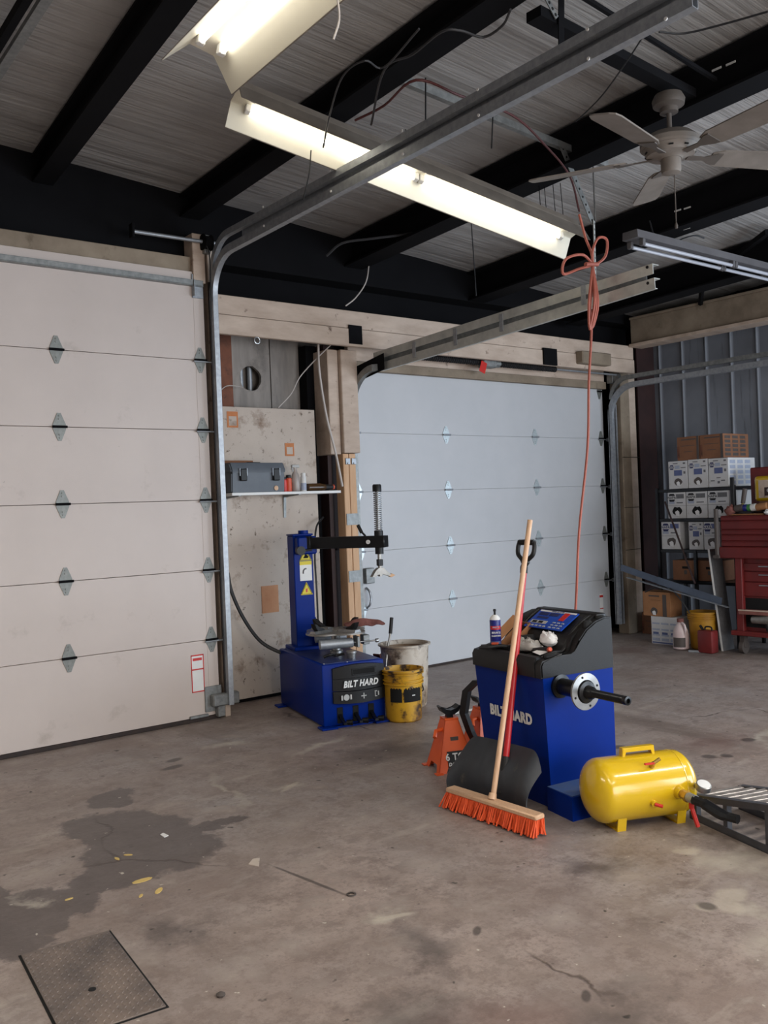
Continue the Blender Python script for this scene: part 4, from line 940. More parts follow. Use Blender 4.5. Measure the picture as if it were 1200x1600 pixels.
# hood: two moulded side cheeks, a sloping console and a tool tray
def hood_prof(dz=0, lift=0):
    return [(-.012, .655), (-.014, .72), (.0, .742), (.06, .752), (.13, .768), (.185, .752), (.215, .765), (.245, .822), (.295, .872), (.36, .908), (.42, .924), (.474, .922), (.478, .655)]
hb = B()
hb.prism(hood_prof(), 'y', -.008, .05, bev=.007)
mk('hood_cheek', hb, 'black', wb_)
mk('hood_cheek', B().prism(hood_prof(), 'y', BD-.06, BD+.008, bev=.007), 'black', wb_)
mk('hood_centre', B().prism([(-.01, .655), (-.012, .715), (.005, .735), (.19, .728), (.215, .785), (.24, .835), (.37, .918), (.40, .932), (.474, .928), (.478, .655)], 'y', .045, BD-.055), 'black', wb_)
mk('tray_lip', B().prism([(-.014, .655), (-.018, .73), (-.004, .755), (.03, .757), (.04, .735), (.035, .655)], 'y', .04, BD-.05, bev=.004), 'black', wb_)
mk('tray_divider', B().box((.02, .17, .73), (.19, .19, .752), .006).box((.11, .19, .73), (.125, .5, .745), .004), 'black', wb_)
# curved ridges and pockets
for y, s_ in ((.06, 1), (BD-.07, -1)):
    mk('moulded_ridge', B().tube(smooth([(.04, y+.0, .748), (.12, y, .765), (.2, y+.01*s_, .768), (.25, y+.02*s_, .83), (.31, y+.02*s_, .882), (.38, y+.015*s_, .92), (.44, y+.01*s_, .934)]), .009, 8), 'black', wb_)
for (a, c) in (((.03, .01, .745), (.12, .04, .7725)), ((.30, .008, .86), (.36, .04, .913)), ((.39, .008, .9), (.45, .04, .931)), ((.06, .07, .735), (.17, .15, .745))):
    b = B().box(a, c, .01); mk('pocket', b, 'hole', wb_)
mk('rear_edge', B().box((.40, .03, .90), (.474, BD-.05, .94), .012, seg=2), 'black', wb_)
# sloping control panel
import_dir = Vector((.37-.24, 0, .925-.848)).normalized()
po = Vector((.308, .285, .893))
fr = frame(po, (0, -1, 0), import_dir); # right is towards the shaft side, up is up the slope
cp = mk('control_panel', B().box((-.155, -.075, -.002), (.155, .078, .004), .001, mtx=fr), 'label_blue', wb_, sm=False)
cp.data.materials.clear(); cp.data.materials.append(M('console_blue', (22, 78, 190), (18, 66, 170), 5, .3))
for (a, c, m_) in (((-.145, .062), (.145, .074), 'white'), ((-.13, .03), (-.055, .055), 'navy'), ((-.045, .03), (.03, .055), 'navy'), ((-.12, .004), (-.03, .02), 'navy'), ((-.135, -.04), (-.005, -.015), 'grey_print')):
    mk('printed_field', B().box((a[0], a[1], .004), (c[0], c[1], .0055), mtx=fr), m_, cp, sm=False)
mk('red_field', B().box((.06, .0, .004), (.1, .066, .006), mtx=fr), 'red_valve', cp, sm=False)
for (a, c) in (((-.12, -.036), (-.085, -.02)), ((-.07, -.036), (-.035, -.02))):
    mk('display_window', B().box((a[0], a[1], .0055), (c[0], c[1], .0065), mtx=fr), 'hole', cp, sm=False)
for i in range(5):
    mk('button', B().box((-.135+i*.032, -.066, .004), (-.115+i*.032, -.054, .0065), .002, mtx=fr), 'grey_print', cp, sm=False)
for i in range(3):
    for j in range(3):
        mk('button', B().box((.04+i*.034, -.066+j*.02, .004), (.062+i*.034, -.056+j*.02, .0065), .002, mtx=fr), 'print_pale', cp, sm=False)
text('panel_title', 'WHEEL BALANCER', .011, 'navy', cp, fr @ Matrix.Translation((0, .068, .0058)))
# lettering on the left side
tnx = math.atan2(.03, BH)
text('lettering', 'BILT HARD', .075, 'white', wb_, frame((.0105+.0015-.003, .285, .425), (0, -1, 0), (-math.sin(tnx), 0, math.cos(tnx))), bold=.0036, sx=.88)
# shaft
sh = mk('spindle_housing', B().lathe([(.06, 0), (.06, .012), (.042, .016), (.042, .13), (.05, .135), (.058, .16), (.058, .175)], (.11, 0, .605), 28, (0, -1, 0)), 'black_metal', wb_)
fl_ = mk('flange_disc', B().lathe([(.05, .172), (.088, .176), (.092, .182), (.09, .190), (.058, .192), (.056, .186)], (.11, 0, .605), 40, (0, -1, 0)), 'chrome', wb_)
mk('flange_hub', B().lathe([(.056, .186), (.052, .2), (.034, .205), (.03, .235), (.022, .245)], (.11, 0, .605), 28, (0, -1, 0)), 'black_metal', fl_)
for k in range(4):
    a = k*PI/2+.3; mk('flange_hole', B().cyl((.11+.074*math.cos(a), -.1895, .605+.074*math.sin(a)), (.11+.074*math.cos(a), -.1925, .605+.074*math.sin(a)), .006, n=10), 'hole', fl_)
thr = [(.02, .24)]
for k in range(40): thr += [(.0205, .245+k*.005), (.0185, .2475+k*.005)]
thr += [(.0215, .45), (.0215, .468), (.012, .47), (.010, .455)]
mk('threaded_shaft', B().lathe(thr, (.11, 0, .605), 18, (0, -1, 0)), 'black_metal', wb_)
# bent black guard bracket at the far left side
gb = B()
gp = [(3.75, 3.936, 0.504), (3.75, 4.028, 0.431), (3.75, 4.063, 0.295), (3.75, 4.013, 0.195), (3.75, 3.952, 0.111)]
gb.sheet(lambda u, v: tuple(Vector(gp[min(int(u*4), 3)]).lerp(Vector(gp[min(int(u*4), 3)+1]), u*4-min(int(u*4), 3))+Vector((0, -.05*v, 0))), 16, 1, .03)
g = mk('wheel_guard', gb, 'black_matte', sm=False); tag(g, 'black bent bracket at the left side of the balancer above the rear jack stand', 'bracket')

# things on the balancer tray (tray top is about z .735)
def atb(x, y, z):
    t = -math.radians(8); return (3.43+x*math.cos(t)-y*math.sin(t), 3.12+x*math.sin(t)+y*math.cos(t), z)
can = thing('spray_can', 'blue brake cleaner spray can with white cap ring on the balancer hood', 'spray can', atb(.06, .455, .757))
mk('body', B().lathe([(.028, 0), (.030, .004), (.030, .145), (.0285, .15)], n=28), 'label_blue', can)
mk('dome', B().lathe([(.029, .15), (.027, .16), (.016, .172), (.012, .176)], n=24), 'white', can)
mk('nozzle', B().lathe([(.006, .176), (.006, .195), (.009, .195), (.008, .207)], n=12), 'black', can)
curved_patch(can, 'red_stripe', .0303, -3.4, -1.2, .098, .118, 'red_valve'); curved_patch(can, 'blue_swoosh', .0303, -3.4, -1.2, .02, .035, 'print_blue')
for i, (tx, z, s_, m_) in enumerate((('BRAKE', .082, .015, 'white'), ('CLEANER', .065, .011, 'white'), ('PARTS', .11, .012, 'print_pale'))):
    d_ = Vector((-.62, -.785, 0)).normalized()
    text('can_lettering', tx, s_, m_, can, frame(d_*.0318+Vector((0, 0, z)), (.785, -.62, 0), (0, 0, 1)), bold=.0003)
cbx = thing('open_cardboard_box', 'small open cardboard box leaning on the balancer hood beside the spray can', 'box', atb(.20, .44, .80), -.35)
cbx.rotation_euler = (0, -.62, -.15)
bx_ = B().box((-.09, -.045, -.03), (.09, .045, -.027)).box((-.09, -.045, -.03), (.09, -.042, .03)).box((-.09, .042, -.03), (.09, .045, .03)).box((.087, -.045, -.03), (.09, .045, .03)).box((-.09, -.045, -.03), (-.087, .045, .02))
mk('tray', bx_, 'cardboard', cbx, sm=False)
mk('flap', B().box((-.09, .045, .028), (.09, .1, .031)), 'cardboard', cbx, sm=False, rot=(.5, 0, 0))
bag = lambda sx, sy, sz, seed: (lambda u, v: ((math.sin(v*PI)*math.cos(u*2*PI))*sx*(1+.35*noise.noise(Vector((u*5+seed, v*5, 0)))), math.sin(v*PI)*math.sin(u*2*PI)*sy*(1+.35*noise.noise(Vector((u*5, v*5+seed, 3)))), (1-math.cos(v*PI))*.5*sz*(1+.3*noise.noise(Vector((u*7, v*7, seed)))+.35*noise.noise(Vector((u*13, v*11, seed+5))))))
def lump(name, label, cat, loc, sx, sy, sz, m, seed, n=22):
    o = mk(name, B().sheet(bag(sx, sy, sz, seed), n, n, .0006), m); o.location = loc; return tag(o, label, cat)
lump('plastic_bag', 'crumpled clear plastic bag bundle in the balancer tray beside the broom handle', 'bag', atb(.13, .27, .742), .06, .09, .065, 'clear_bag', 1.3)
lump('plastic_wrap', 'shiny white crumpled wrapper on the balancer console edge', 'wrapper', atb(.20, .18, .775), .035, .055, .07, 'torn', 4.1)
mal = thing('rubber_mallet', 'black rubber mallet head with orange end lying on the tray', 'mallet', atb(.17, .33, .79))
mk('head', B().lathe([(.02, -.05), (.034, -.045), (.036, 0), (.034, .045), (.02, .05)], (0, 0, 0), 24, (.4, -.8, .1)), 'black_matte', mal)
mk('orange_end', B().cyl((-.03, .05, .015), (-.015, .02, .02), .009), 'orange_bit', mal)
tag(mk('screwdriver', B().lathe([(.004, -.12), (.004, 0), (.012, .005), (.014, .05), (.012, .09), (.0145, .095), (.0145, .11), (.008, .115)], atb(.10, .19, .765), 14, (.15, -.9, .12)), 'black_matte'), 'black handled driver pointing at the viewer in the balancer tray', 'tool')
tag(mk('orange_cap', B().lathe([(.013, 0), (.0135, .012), (.008, .02)], atb(.115, .08, .778), 14, (-.5, -.8, .3)), 'orange_bit'), 'orange end cap resting on the tray edge', 'cap')
pl = thing('weight_pliers', 'black handled pliers with an orange mark at the left end of the tray', 'pliers', atb(.07, .36, .748), -.9)
for s in (-1, 1):
    mk('handle', B().tube(smooth([(0, 0, .02), (-.05, .012*s, .025), (-.1, .03*s, .022), (-.15, .022*s, .02)]), .009), 'black_matte', pl)
mk('jaws', B().prism([(0, -.018), (.03, -.02), (.07, -.006), (.07, .006), (.03, .02), (0, .018)], 'z', .012, .03), 'black_metal', pl, sm=False)
mk('orange_sleeve', B().cyl((-.055, .014, .034), (-.09, .026, .032), .008), 'orange_bit', pl)
tag(mk('paper_slip', B().prism([(-.05, -.02), (.02, -.045), (.05, .02), (-.01, .04)], 'z', 0, .0015), 'torn', loc=atb(.09, .12, .765), rot=(.0, -.15, .3)), 'white paper slip on the front corner of the tray', 'paper')

# ================================================================ SHOVEL AND BROOM
sv = thing('snow_shovel', 'black snow shovel with red shaft and D grip leaning on the balancer behind the broom', 'shovel', (3.31, 3.345, 0))
s0, s1 = Vector((3.305, 3.285, .20)), Vector((3.575, 3.35, 1.205)); so = Vector((3.31, 3.345, 0))
sd = (s1-s0).normalized()
mk('shaft', B().cyl(s0-so+sd*.04, s1-so, .0165, n=14), 'red', sv)
mk('shaft_socket', B().cyl(s0-so-sd*.12, s0-so+sd*.06, .024, .02, n=14), 'black_matte', sv)
gd_ = Vector((0, 1, 0)); gp = s1-so
def G(a, h): return gp+gd_*a+sd*h
mk('d_grip', B().tube(smooth([G(0, -.04), G(0, .0), G(-.02, .03), G(-.052, .06), G(-.058, .1), G(-.05, .128)]), [.02]*6+[.018]*6+[.012]*19).tube(smooth([G(0, 0), G(.02, .03), G(.052, .06), G(.058, .1), G(.05, .128)]), .012).tube([G(-.055, .125), G(.055, .125)], .015), 'black', sv)
def blade(u, v):
    # u across, v bottom to top; a scoop with rounded upper corners and shallow flutes
    a = (u-.5)*.56; e = abs(u-.5)*2
    cr = max(0, e-.66)/.34; top = .30-.09*cr**2.6; z = .008+top*v
    back = .10*v-.065*math.sin(v*PI)-.045*e**4+.004*math.cos(u*PI*9)*math.sin(v*PI)
    return (-.03+back, a, z)
bo = mk('blade', B().sheet(blade, 48, 18, .005), 'shovel', sv)
mk('blade_socket', B().box((-.012, -.03, .16), (.02, .03, .30), .01, mtx=Matrix.Rotation(.2, 4, 'Y')), 'shovel', sv)
bo2 = B(); 
bm_ = thing('push_broom', 'push broom with orange bristles and pale wooden handle leaning on the balancer', 'broom', (3.13, 3.2, 0))
def bro(x, y, z): return (x-3.13, y-3.2, z)
mk('block', B().box((-.035, -.308, .078), (.03, .308, .102), .006), 'wood_pale', bm_)
mk('handle', B().cyl((.005, .01, .085), bro(3.50, 3.228, 1.447), .0135, n=14), 'wood_pale', bm_)
mk('ferrule', B().lathe([(.022, 0), (.018, .03)], (.003, .01, .1), 14, (.37, .1, .9)), 'wood_pale', bm_)
random.seed(3); bri = B()
for i in range(96):
    for j in range(7):
        y = -.302+.604*i/95; x = -.028+.052*j/6
        ex = -.035+random.uniform(-.018, .012)+.012*j; ey = y*1.035+random.uniform(-.012, .012)
        bri.cyl((x, y, .08), (ex-.015, ey, .004+random.uniform(0, .012)), .0035, .0055, n=4, cap=False)
o = mk('bristles', bri, 'orange_bristle', bm_, sm=False); o['kind'] = 'stuff'

# ================================================================ YELLOW AIR TANK
ta = math.radians(-24); tdir = Vector((math.cos(ta), math.sin(ta), 0))
tk = thing('air_tank', 'glossy yellow portable air tank lying on the floor with brass valve fittings', 'air tank', (3.605, 2.705, 0), ta)
R_, L_ = .15, .555
prof = [(.001, -L_/2)]
for k in range(1, 9):
    a = k*PI/16; prof.append((R_*math.sin(a), -L_/2+.085*(1-math.cos(a))))
prof += [(R_, -L_/2+.1), (R_, L_/2-.1)]
for k in range(7, 0, -1):
    a = k*PI/16; prof.append((R_*math.sin(a), L_/2-.085*(1-math.cos(a))))
prof.append((.001, L_/2))
TZ = R_+.022
mk('shell', B().lathe(prof, (0, 0, TZ), 48, (1, 0, 0), False, False), 'yellow_tank', tk)
mk('weld_seam', B().lathe([(R_, -.003), (R_+.0015, 0), (R_, .003)], (L_/2-.1, 0, TZ), 48, (1, 0, 0), False, False), 'yellow_tank', tk)
mk('carry_handle', B().prism([(-.10, .17), (-.085, .17), (-.08, .205), (.055, .205), (.06, .17), (.075, .17), (.07, .222), (-.095, .222)], 'y', -.017, .017, mtx=Matrix.Translation((.015, 0, .138)), bev=.003), 'yellow_tank', tk, sm=False)
for x in (-.14, .17):
    mk('foot', B().prism([(-.09, 0), (.09, 0), (.105, .07), (.097, .07), (.083, .008), (-.083, .008), (-.097, .07), (-.105, .07)], 'x', x-.022, x+.022), 'yellow_tank', tk, sm=False)
def surf(x, a, r=0):  # point on the tank skin; a measured from -y upward
    return Vector((x, -(R_+r)*math.cos(a), TZ+(R_+r)*math.sin(a)))
p, q_ = surf(.02, .85, -.005), surf(.02, .85, .03)
v1 = mk('relief_valve', B().cyl(p, q_, .011).cyl(q_, q_+Vector((.03, -.008, .02)), .008), 'brass', tk)
mk('red_lever', B().box(tuple(q_+Vector((-.05, -.012, -.003))), tuple(q_+Vector((0, .0, .006))), .002), 'red_valve', v1, sm=False)
p, q_ = surf(-.005, -.25, -.005), surf(-.005, -.25, .015)
v2 = mk('drain_fitting', B().cyl(p, q_, .014), 'yellow_tank', tk)
mk('red_plug', B().cyl(q_, q_+Vector((.03, -.018, -.008)), .008), 'red_valve', v2)
p, q_ = surf(.13, -.02, -.01), surf(.13, -.02, .075)
mk('outlet_boss', B().cyl(surf(.13, -.02, -.01), surf(.13, -.02, .025), .034, .026), 'yellow_tank', tk)
v3 = mk('brass_nipple', B().cyl(surf(.13, -.02, .02), q_, .021).cyl(surf(.13, -.02, .05), q_, .026, n=6), 'brass', tk)
hq = q_+Vector((.0, -.02, -.02))
mk('ball_valve_lever', B().cyl(q_+Vector((0, -.02, 0)), q_+Vector((-.0, -.02, -.045)), .012).tube([q_+Vector((0, -.025, -.045)), q_+Vector((.005, -.03, -.07)), q_+Vector((.02, -.035, -.125))], .010, 6), 'red_valve', v3)
mk('valve_body', B().cyl(q_+Vector((0, .0, 0)), q_+Vector((.005, -.05, 0)), .022), 'galv', v3)
mk('outlet_hose', B().tube(smooth([q_+Vector((0, -.04, 0)), q_+Vector((.02, -.10, -.005)), q_+Vector((.05, -.17, -.03)), q_+Vector((.085, -.24, -.035))]), [.022]*6+[.026]*8+[.021]*5), 'black_hose' if 'black_hose' in mt else 'black_metal', v3)
p, q_ = surf(.22, .12, -.01), surf(.22, .12, .04)
gz = mk('pressure_gauge', B().cyl(p, q_, .012).lathe([(.034, 0), (.036, .01), (.034, .028), (.03, .03)], tuple(q_+Vector((0, -.01, -.008))), 28, (.0, -.4, .9)), 'chrome', tk)
mk('gauge_face', B().lathe([(.03, .0305), (.001, .0315)], tuple(q_+Vector((0, -.01, -.008))), 28, (.0, -.4, .9)), 'white', gz)

# ================================================================ GREY RAMP
rp_ = thing('vehicle_ramp', 'grey steel vehicle ramp with worn cross rungs at the right edge beside the yellow tank', 'ramp', (3.83, 2.56, 0), -math.radians(18))
def rz(y): return .115+(-y)*.19     # top rail height, climbs towards the viewer (-y)
RL, RWd = 1.15, .29
for x in (0, RWd):
    b = B().box((x-.02, -RL, 0), (x+.02, 0, .005)).box((x-.02, -RL, 0), (x-.015, 0, .035))
    mk('bottom_rail', b, 'ramp', rp_, sm=False)
    b = B(); vs = [(x-.018, 0, rz(0)-.03), (x+.018, 0, rz(0)-.03), (x+.018, 0, rz(0)), (x-.018, 0, rz(0)), (x-.018, -RL, rz(-RL)-.03), (x+.018, -RL, rz(-RL)-.03), (x+.018, -RL, rz(-RL)), (x-.018, -RL, rz(-RL))]
    b._add(vs, [(0,1,2,3),(7,6,5,4),(0,4,5,1),(1,5,6,2),(2,6,7,3),(3,7,4,0)]); mk('top_rail', b, 'ramp', rp_, sm=False)
    for y in (-.03, -.24, -.5, -.8, -1.1):
        mk('upright', B().box((x-.014, y-.014, .004), (x+.014, y+.014, rz(y)-.02), .002), 'ramp', rp_, sm=False)
for k in range(14):
    y = -.03-k*.08
    mk('rung', B().box((.012, y-.016, rz(y)-.022), (RWd-.012, y+.016, rz(y)-.002), .003, mtx=None), 'ramp_rung', rp_, sm=False)

# ================================================================ SHELF IN THE RECESS
ws_ = thing('wall_shelf', 'narrow white wall shelf with two grey brackets on the plywood board', 'shelf', (4.0, 6.45, 1.69))
mk('board', B().box((-.505, -.13, -.01), (.535, .15, .012), .002), 'white', ws_, sm=False)
for x in (-.42, .14):
    mk('bracket', B().prism([(.148, -.01), (.148, -.2), (.142, -.2), (.13, -.03), (-.1, -.016), (-.1, -.01)], 'x', x-.012, x+.012), 'galv_dull', ws_, sm=False)
tbx = thing('toolbox', 'grey plastic toolbox with two latches on the wall shelf', 'toolbox', (3.75, 6.44, 1.703))
mk('body', B().prism([(-.10, 0), (.10, 0), (.11, .155), (-.11, .155)], 'x', -.245, .24, bev=.008), 'grey_box', tbx)
mk('lid', B().prism([(-.118, .155), (.118, .155), (.115, .185), (.085, .235), (-.085, .235), (-.115, .185)], 'x', -.252, .247, bev=.01), 'grey_box', tbx)
for x in (-.15, .15):
    l_ = mk('latch', B().box((x-.03, -.135, .09), (x+.03, -.112, .185), .006), 'black', tbx); mk('latch_clip', B().box((x-.034, -.13, .13), (x-.03, -.115, .19)).box((x+.03, -.13, .13), (x+.034, -.115, .19)), 'galv', l_, sm=False)
mk('handle', B().box((-.06, -.04, .232), (.06, .0, .243), .004), 'black', tbx)
mk('yellow_spot', B().lathe([(.02, 0), (.014, .003)], (.155, -.109, .03), 12, (0, -1, 0)), 'wood_pale', tbx)
tag(mk('thin_case', B().box((3.49, 6.5, 1.944), (3.80, 6.56, 1.965), .004), 'cardboard_dark', sm=False), 'thin brown strip lying on top of the grey toolbox', 'case')
def can_(label, x, y, r, h, m, capm, group='small bottles on the wall shelf', cat='spray can', bandm=None):
    t = thing('spray_can', label, cat, (x, y, 1.702), 0, group)
    mk('body', B().lathe([(r, 0), (r, h*.78), (r*.8, h*.82)], n=20), m, t)
    mk('cap', B().lathe([(r*.8, h*.82), (r*.8, h*.98), (r*.7, h)], n=20), capm, t)
    if bandm: curved_patch(t, 'label_band', r+.0008, -3.3, .2, h*.08, h*.45, bandm)
    return t
can_('black and red spray can next to the toolbox on the wall shelf', 4.03, 6.5, .028, .19, 'black_matte', 'grey_print', bandm='red_valve')
can_('smaller red can standing in front of the black and red can', 4.045, 6.43, .022, .125, 'red_valve', 'black')
can_('red can with dark top next to the spray bottle', 4.092, 6.44, .026, .14, 'orange_bit', 'black_matte')
sb = thing('spray_bottle', 'cloudy clear trigger spray bottle on the wall shelf', 'bottle', (4.16, 6.44, 1.702))
mk('bottle', B().lathe([(.034, 0), (.038, .01), (.038, .1), (.03, .14), (.016, .17), (.016, .2)], n=24), 'clear', sb)
mk('liquid', B().lathe([(.031, .006), (.034, .012), (.034, .07), (.001, .071)], n=24), 'jug', sb)
mk('trigger_head', B().box((-.035, -.012, .2), (.04, .012, .225), .005).box((-.03, -.006, .165), (-.02, .006, .2)), 'grey_print', sb)
can_('slim white bottle with blue cap band on the wall shelf', 4.225, 6.42, .024, .155, 'white', 'white', cat='bottle', bandm='print_pale')
bb_ = thing('oil_bottle', 'dark brown bottle lying on its side at the shelf end', 'bottle', (4.39, 6.43, 1.735))
mk('bottle', B().lathe([(.02, -.13), (.033, -.12), (.033, .01), (.026, .05), (.018, .08), (.018, .12)], n=20, axis=(1, 0, 0)), 'brown_bottle', bb_)
mk('black_sleeve', B().lathe([(.024, 0), (.022, .09), (.02, .095)], (.04, 0, 0), 20, (1, 0, 0)), 'black_matte', bb_)
mk('neck_ring', B().lathe([(.021, 0), (.021, .012)], (.135, 0, 0), 20, (1, 0, 0)), 'orange_bit', bb_)
ot = thing('wall_outlet', 'brown electrical outlet box on the oxide red column', 'outlet', (4.80, 6.76, 1.235))
mk('plate', B().box((-.045, -.02, -.06), (.045, 0, .06), .004), 'dark_red_steel', ot, sm=False)
for z in (-.025, .025): mk('socket', B().lathe([(.018, 0), (.017, .003)], (0, -.02, z), 14, (0, -1, 0)), 'tape', ot)

# ================================================================ STORAGE CORNER ON THE RIGHT
sx0 = 8.37
rk = thing('shelving_unit', 'black steel shelving unit holding white cartons against the ribbed wall', 'shelving', (8.6, 5.45, 0))
for z in (.655, .98, 1.305, 1.615):
    mk('shelf', B().box((-.23, -.46, z-.035), (.24, .44, z-.002), .003), 'black_metal', rk, sm=False)
for x in (-.225, .235):
    for y in (-.455, .0, .435): 
        if y == 0.0 and x > 0: continue
        mk('post', B().box((x-.015, y-.015, 0), (x+.015, y+.015, 1.63 if y != .0 else .97)), 'black_metal', rk, sm=False)
def carton(label, y0, y1, z0, z1, style, group, depth=.42, x=8.375, torn=True, side=False, rz=0, m='carton'):
    """box with its printed face towards -x; y0 is its left (far) edge in the picture"""
    wd, h = abs(y0-y1), z1-z0
    t = thing('carton', label, 'box', (x, (y0+y1)/2, z0), rz, group)
    mk('body', B().box((0, -wd/2, 0), (depth, wd/2, h), .002), m, t, sm=False)
    F = lambda u, v, e=0: (-.0008-e, wd/2-u*wd, v*h)          # u left to right in the picture
    def dec(nm, u0, v0, u1, v1, mm, e=.0):
        a, c = F(u0, v0, e), F(u1, v1, e)
        return mk(nm, B().box((a[0]-.0008, c[1], a[2]), (a[0]+.0006, a[1], c[2])), mm, t, sm=False)
    def logo(u, v, s):
        a = F(u, v); hx = B().prism([(a[1]+s*math.cos(k*PI/3), a[2]+s*.95*math.sin(k*PI/3)) for k in range(6)], 'x', a[0]-.0012, a[0])
        lg = mk('logo_hexagon', hx, 'navy' if style != 'dark' else 'black_matte', t, sm=False)
        mk('logo_bar', B().box((a[0]-.0018, a[1]-s*1.05, a[2]-s*.38), (a[0]-.001, a[1]+s*1.05, a[2]+s*.38)), 'carton', lg, sm=False)
        text('logo_lettering', 'NAPA', s*.72, 'navy' if style != 'dark' else 'black_matte', lg, frame((a[0]-.0022, a[1], a[2]), (0, -1, 0), (0, 0, 1)), bold=s*.02, ext=.0003)
    def hole(u, v, s, white=True):
        a = F(u, v)
        pts = [(a[1]+s*(1+.3*noise.noise(Vector((k, u*9, y0*7))))*math.cos(k*PI/6), a[2]+s*.85*(1+.35*noise.noise(Vector((k+5, v*9, z0*7))))*math.sin(k*PI/6)) for k in range(12)]
        o = mk('torn_hole', B().prism(pts, 'x', a[0]-.0012, a[0]), 'tape' if style != 'dark' else 'hole', t, sm=False)
        if white: mk('torn_paper', B().prism([(a[1]-s*.5, a[2]-s*.9), (a[1]+s*.25, a[2]-s*.8), (a[1]+s*.45, a[2]-s*.1), (a[1]-s*.1, a[2]+s*.2), (a[1]-s*.45, a[2]-s*.1)], 'x', a[0]-.004, a[0]-.0012), 'torn', o, sm=False)
    if style == 'tall':
        logo(.18, .78, .03); dec('printed_block', .35, .72, .6, .84, 'print_pale'); dec('printed_line', .25, .9, .5, .93, 'print_grey'); dec('printed_line', .78, .88, .9, .94, 'print_grey')
        dec('printed_label', .3, .47, .72, .67, 'print_blue'); dec('printed_line', .66, .74, .92, .77, 'print_grey'); dec('round_seal', .8, .53, .9, .62, 'print_grey')
        if torn: hole(.5, .24, .045)
        else:
            for u in (.1, .62): dec('printed_line', u, .2, u+.2, .24, 'print_grey')
            dec('printed_line', .4, .3, .6, .33, 'print_grey'); dec('round_seal', .45, .12, .56, .2, 'print_grey')
    elif style in ('split', 'dark'):
        dec('flap_seam', 0, .485, 1, .495, 'print_grey'); logo(.24, .80, .05); dec('printed_label', .48, .76, .92, .93, 'print_blue' if style == 'split' else 'print_grey')
        dec('printed_line', .5, .58, .85, .62, 'print_grey'); dec('printed_block', .08, .56, .38, .66, 'print_pale'); hole(.52, .27, .055)
    elif style == 'brown':
        dec('printed_line', .2, .85, .85, .9, 'tape'); dec('tape_strip', .88, 0, .98, 1, 'tape'); dec('printed_line', .2, .6, .8, .62, 'tape'); dec('printed_line', .3, .35, .7, .37, 'tape')
        dec('corner_print', .0, .1, .1, .6, 'brown_board')
    elif style == 'grip':
        dec('hand_hole', .42, .58, .72, .7, 'hole'); dec('printed_line', .5, .3, .62, .5, 'tape')
    elif style == 'tapebox':
        dec('printed_line', .22, .8, .6, .86, 'tape'); dec('tape_strip', .72, 0, .86, .9, 'tape'); dec('printed_line', .3, .65, .65, .67, 'cardboard_dark'); hole(.4, .2, .045)
    elif style == 'list':
        for i in range(3):
            for j, hh in enumerate((.12, .3, .5, .72)):
                dec('printed_block', .04+i*.32, hh, .3+i*.32, hh+(.06 if j else .1), 'print_pale')
            dec('printed_line', .06+i*.32, .36, .26+i*.32, .44, 'print_blue')
        dec('printed_line', .03, .03, .97, .08, 'print_blue')
    if side:  # printed side towards the viewer (-y)
        for i in range(3):
            for j in range(5):
                mk('printed_block', B().box((.03+i*.14, -wd/2-.0012, h*(.08+j*.18)), (.13+i*.14, -wd/2+.0004, h*(.2+j*.18))), 'print_pale' if m == 'carton' else 'tape', t, sm=False)
    return t
G1, G2, G3 = 'white cartons on the top rack level', 'white cartons on the middle rack level', 'white cartons on the lower rack level'
carton('white carton with a torn white hole, leftmost on the top rack level', 5.735, 5.51, 1.616, 1.905, 'tall', G1)
carton('white carton with a dark ringed hole, middle of the top rack level', 5.50, 5.275, 1.616, 1.91, 'tall', G1)
carton('white carton with an unbroken front and printed side, right on the top rack level', 5.265, 5.045, 1.616, 1.905, 'tall', G1, depth=.5, torn=False, side=True)
carton('brown cardboard box stacked at the left on top of the white cartons', 5.62, 5.36, 1.908, 2.15, 'brown', 'brown boxes on top of the cartons', m='cardboard_dark')
carton('brown cardboard box stacked at the right on top, side face showing', 5.352, 5.09, 1.908, 2.15, 'brown', 'brown boxes on top of the cartons', m='cardboard_dark', side=True, depth=.47)
carton('white carton with hexagon logo and dark hole, leftmost on the middle rack level', 5.757, 5.545, 1.306, 1.578, 'dark', G2)
carton('yellowed white carton with hexagon logo, second on the middle rack level', 5.535, 5.295, 1.306, 1.578, 'dark', G2)
carton('white carton partly hidden by the tool chest, third on the middle rack level', 5.285, 5.05, 1.306, 1.578, 'dark', G2)
carton('white carton with blue hexagon logo alone at the left of the lower rack level', 5.85, 5.62, .981, 1.27, 'split', G3)
carton('grimy white carton in the middle of the lower rack level', 5.52, 5.355, .981, 1.265, 'tall', G3)
carton('stained white carton behind the tool chest corner on the lower rack level', 5.345, 5.165, .981, 1.265, 'split', G3)
carton('brown box with a hand hole, left one under the cartons', 5.74, 5.47, .656, .865, 'grip', 'brown boxes with hand holes', x=8.395, m='cardboard_dark')
carton('brown box with a hand hole, right one under the cartons', 5.455, 5.2, .656, .865, 'grip', 'brown boxes with hand holes', x=8.395, m='cardboard_dark')
carton('opened brown box with dark tape sitting on the white carton on the floor', 5.962, 5.627, .29, .545, 'tapebox', None, x=8.16, depth=.2, m='cardboard')
carton('white carton printed with small text blocks standing on the floor', 5.869, 5.529, .0, .288, 'list', None, x=8.16, depth=.2)
carton('dark brown box low in the corner behind the timber post', 6.38, 6.12, .0, .24, 'brown', None, x=8.7, m='cardboard_dark', depth=.3)
wire('brown cable looping over the taped brown box down to the far yellow bucket', [(8.12, 5.902, 0.543), (8.12, 5.765, 0.596), (8.12, 5.61, 0.603), (8.05, 5.439, 0.506), (8.05, 5.328, 0.365)], .007, 'cable_grey')
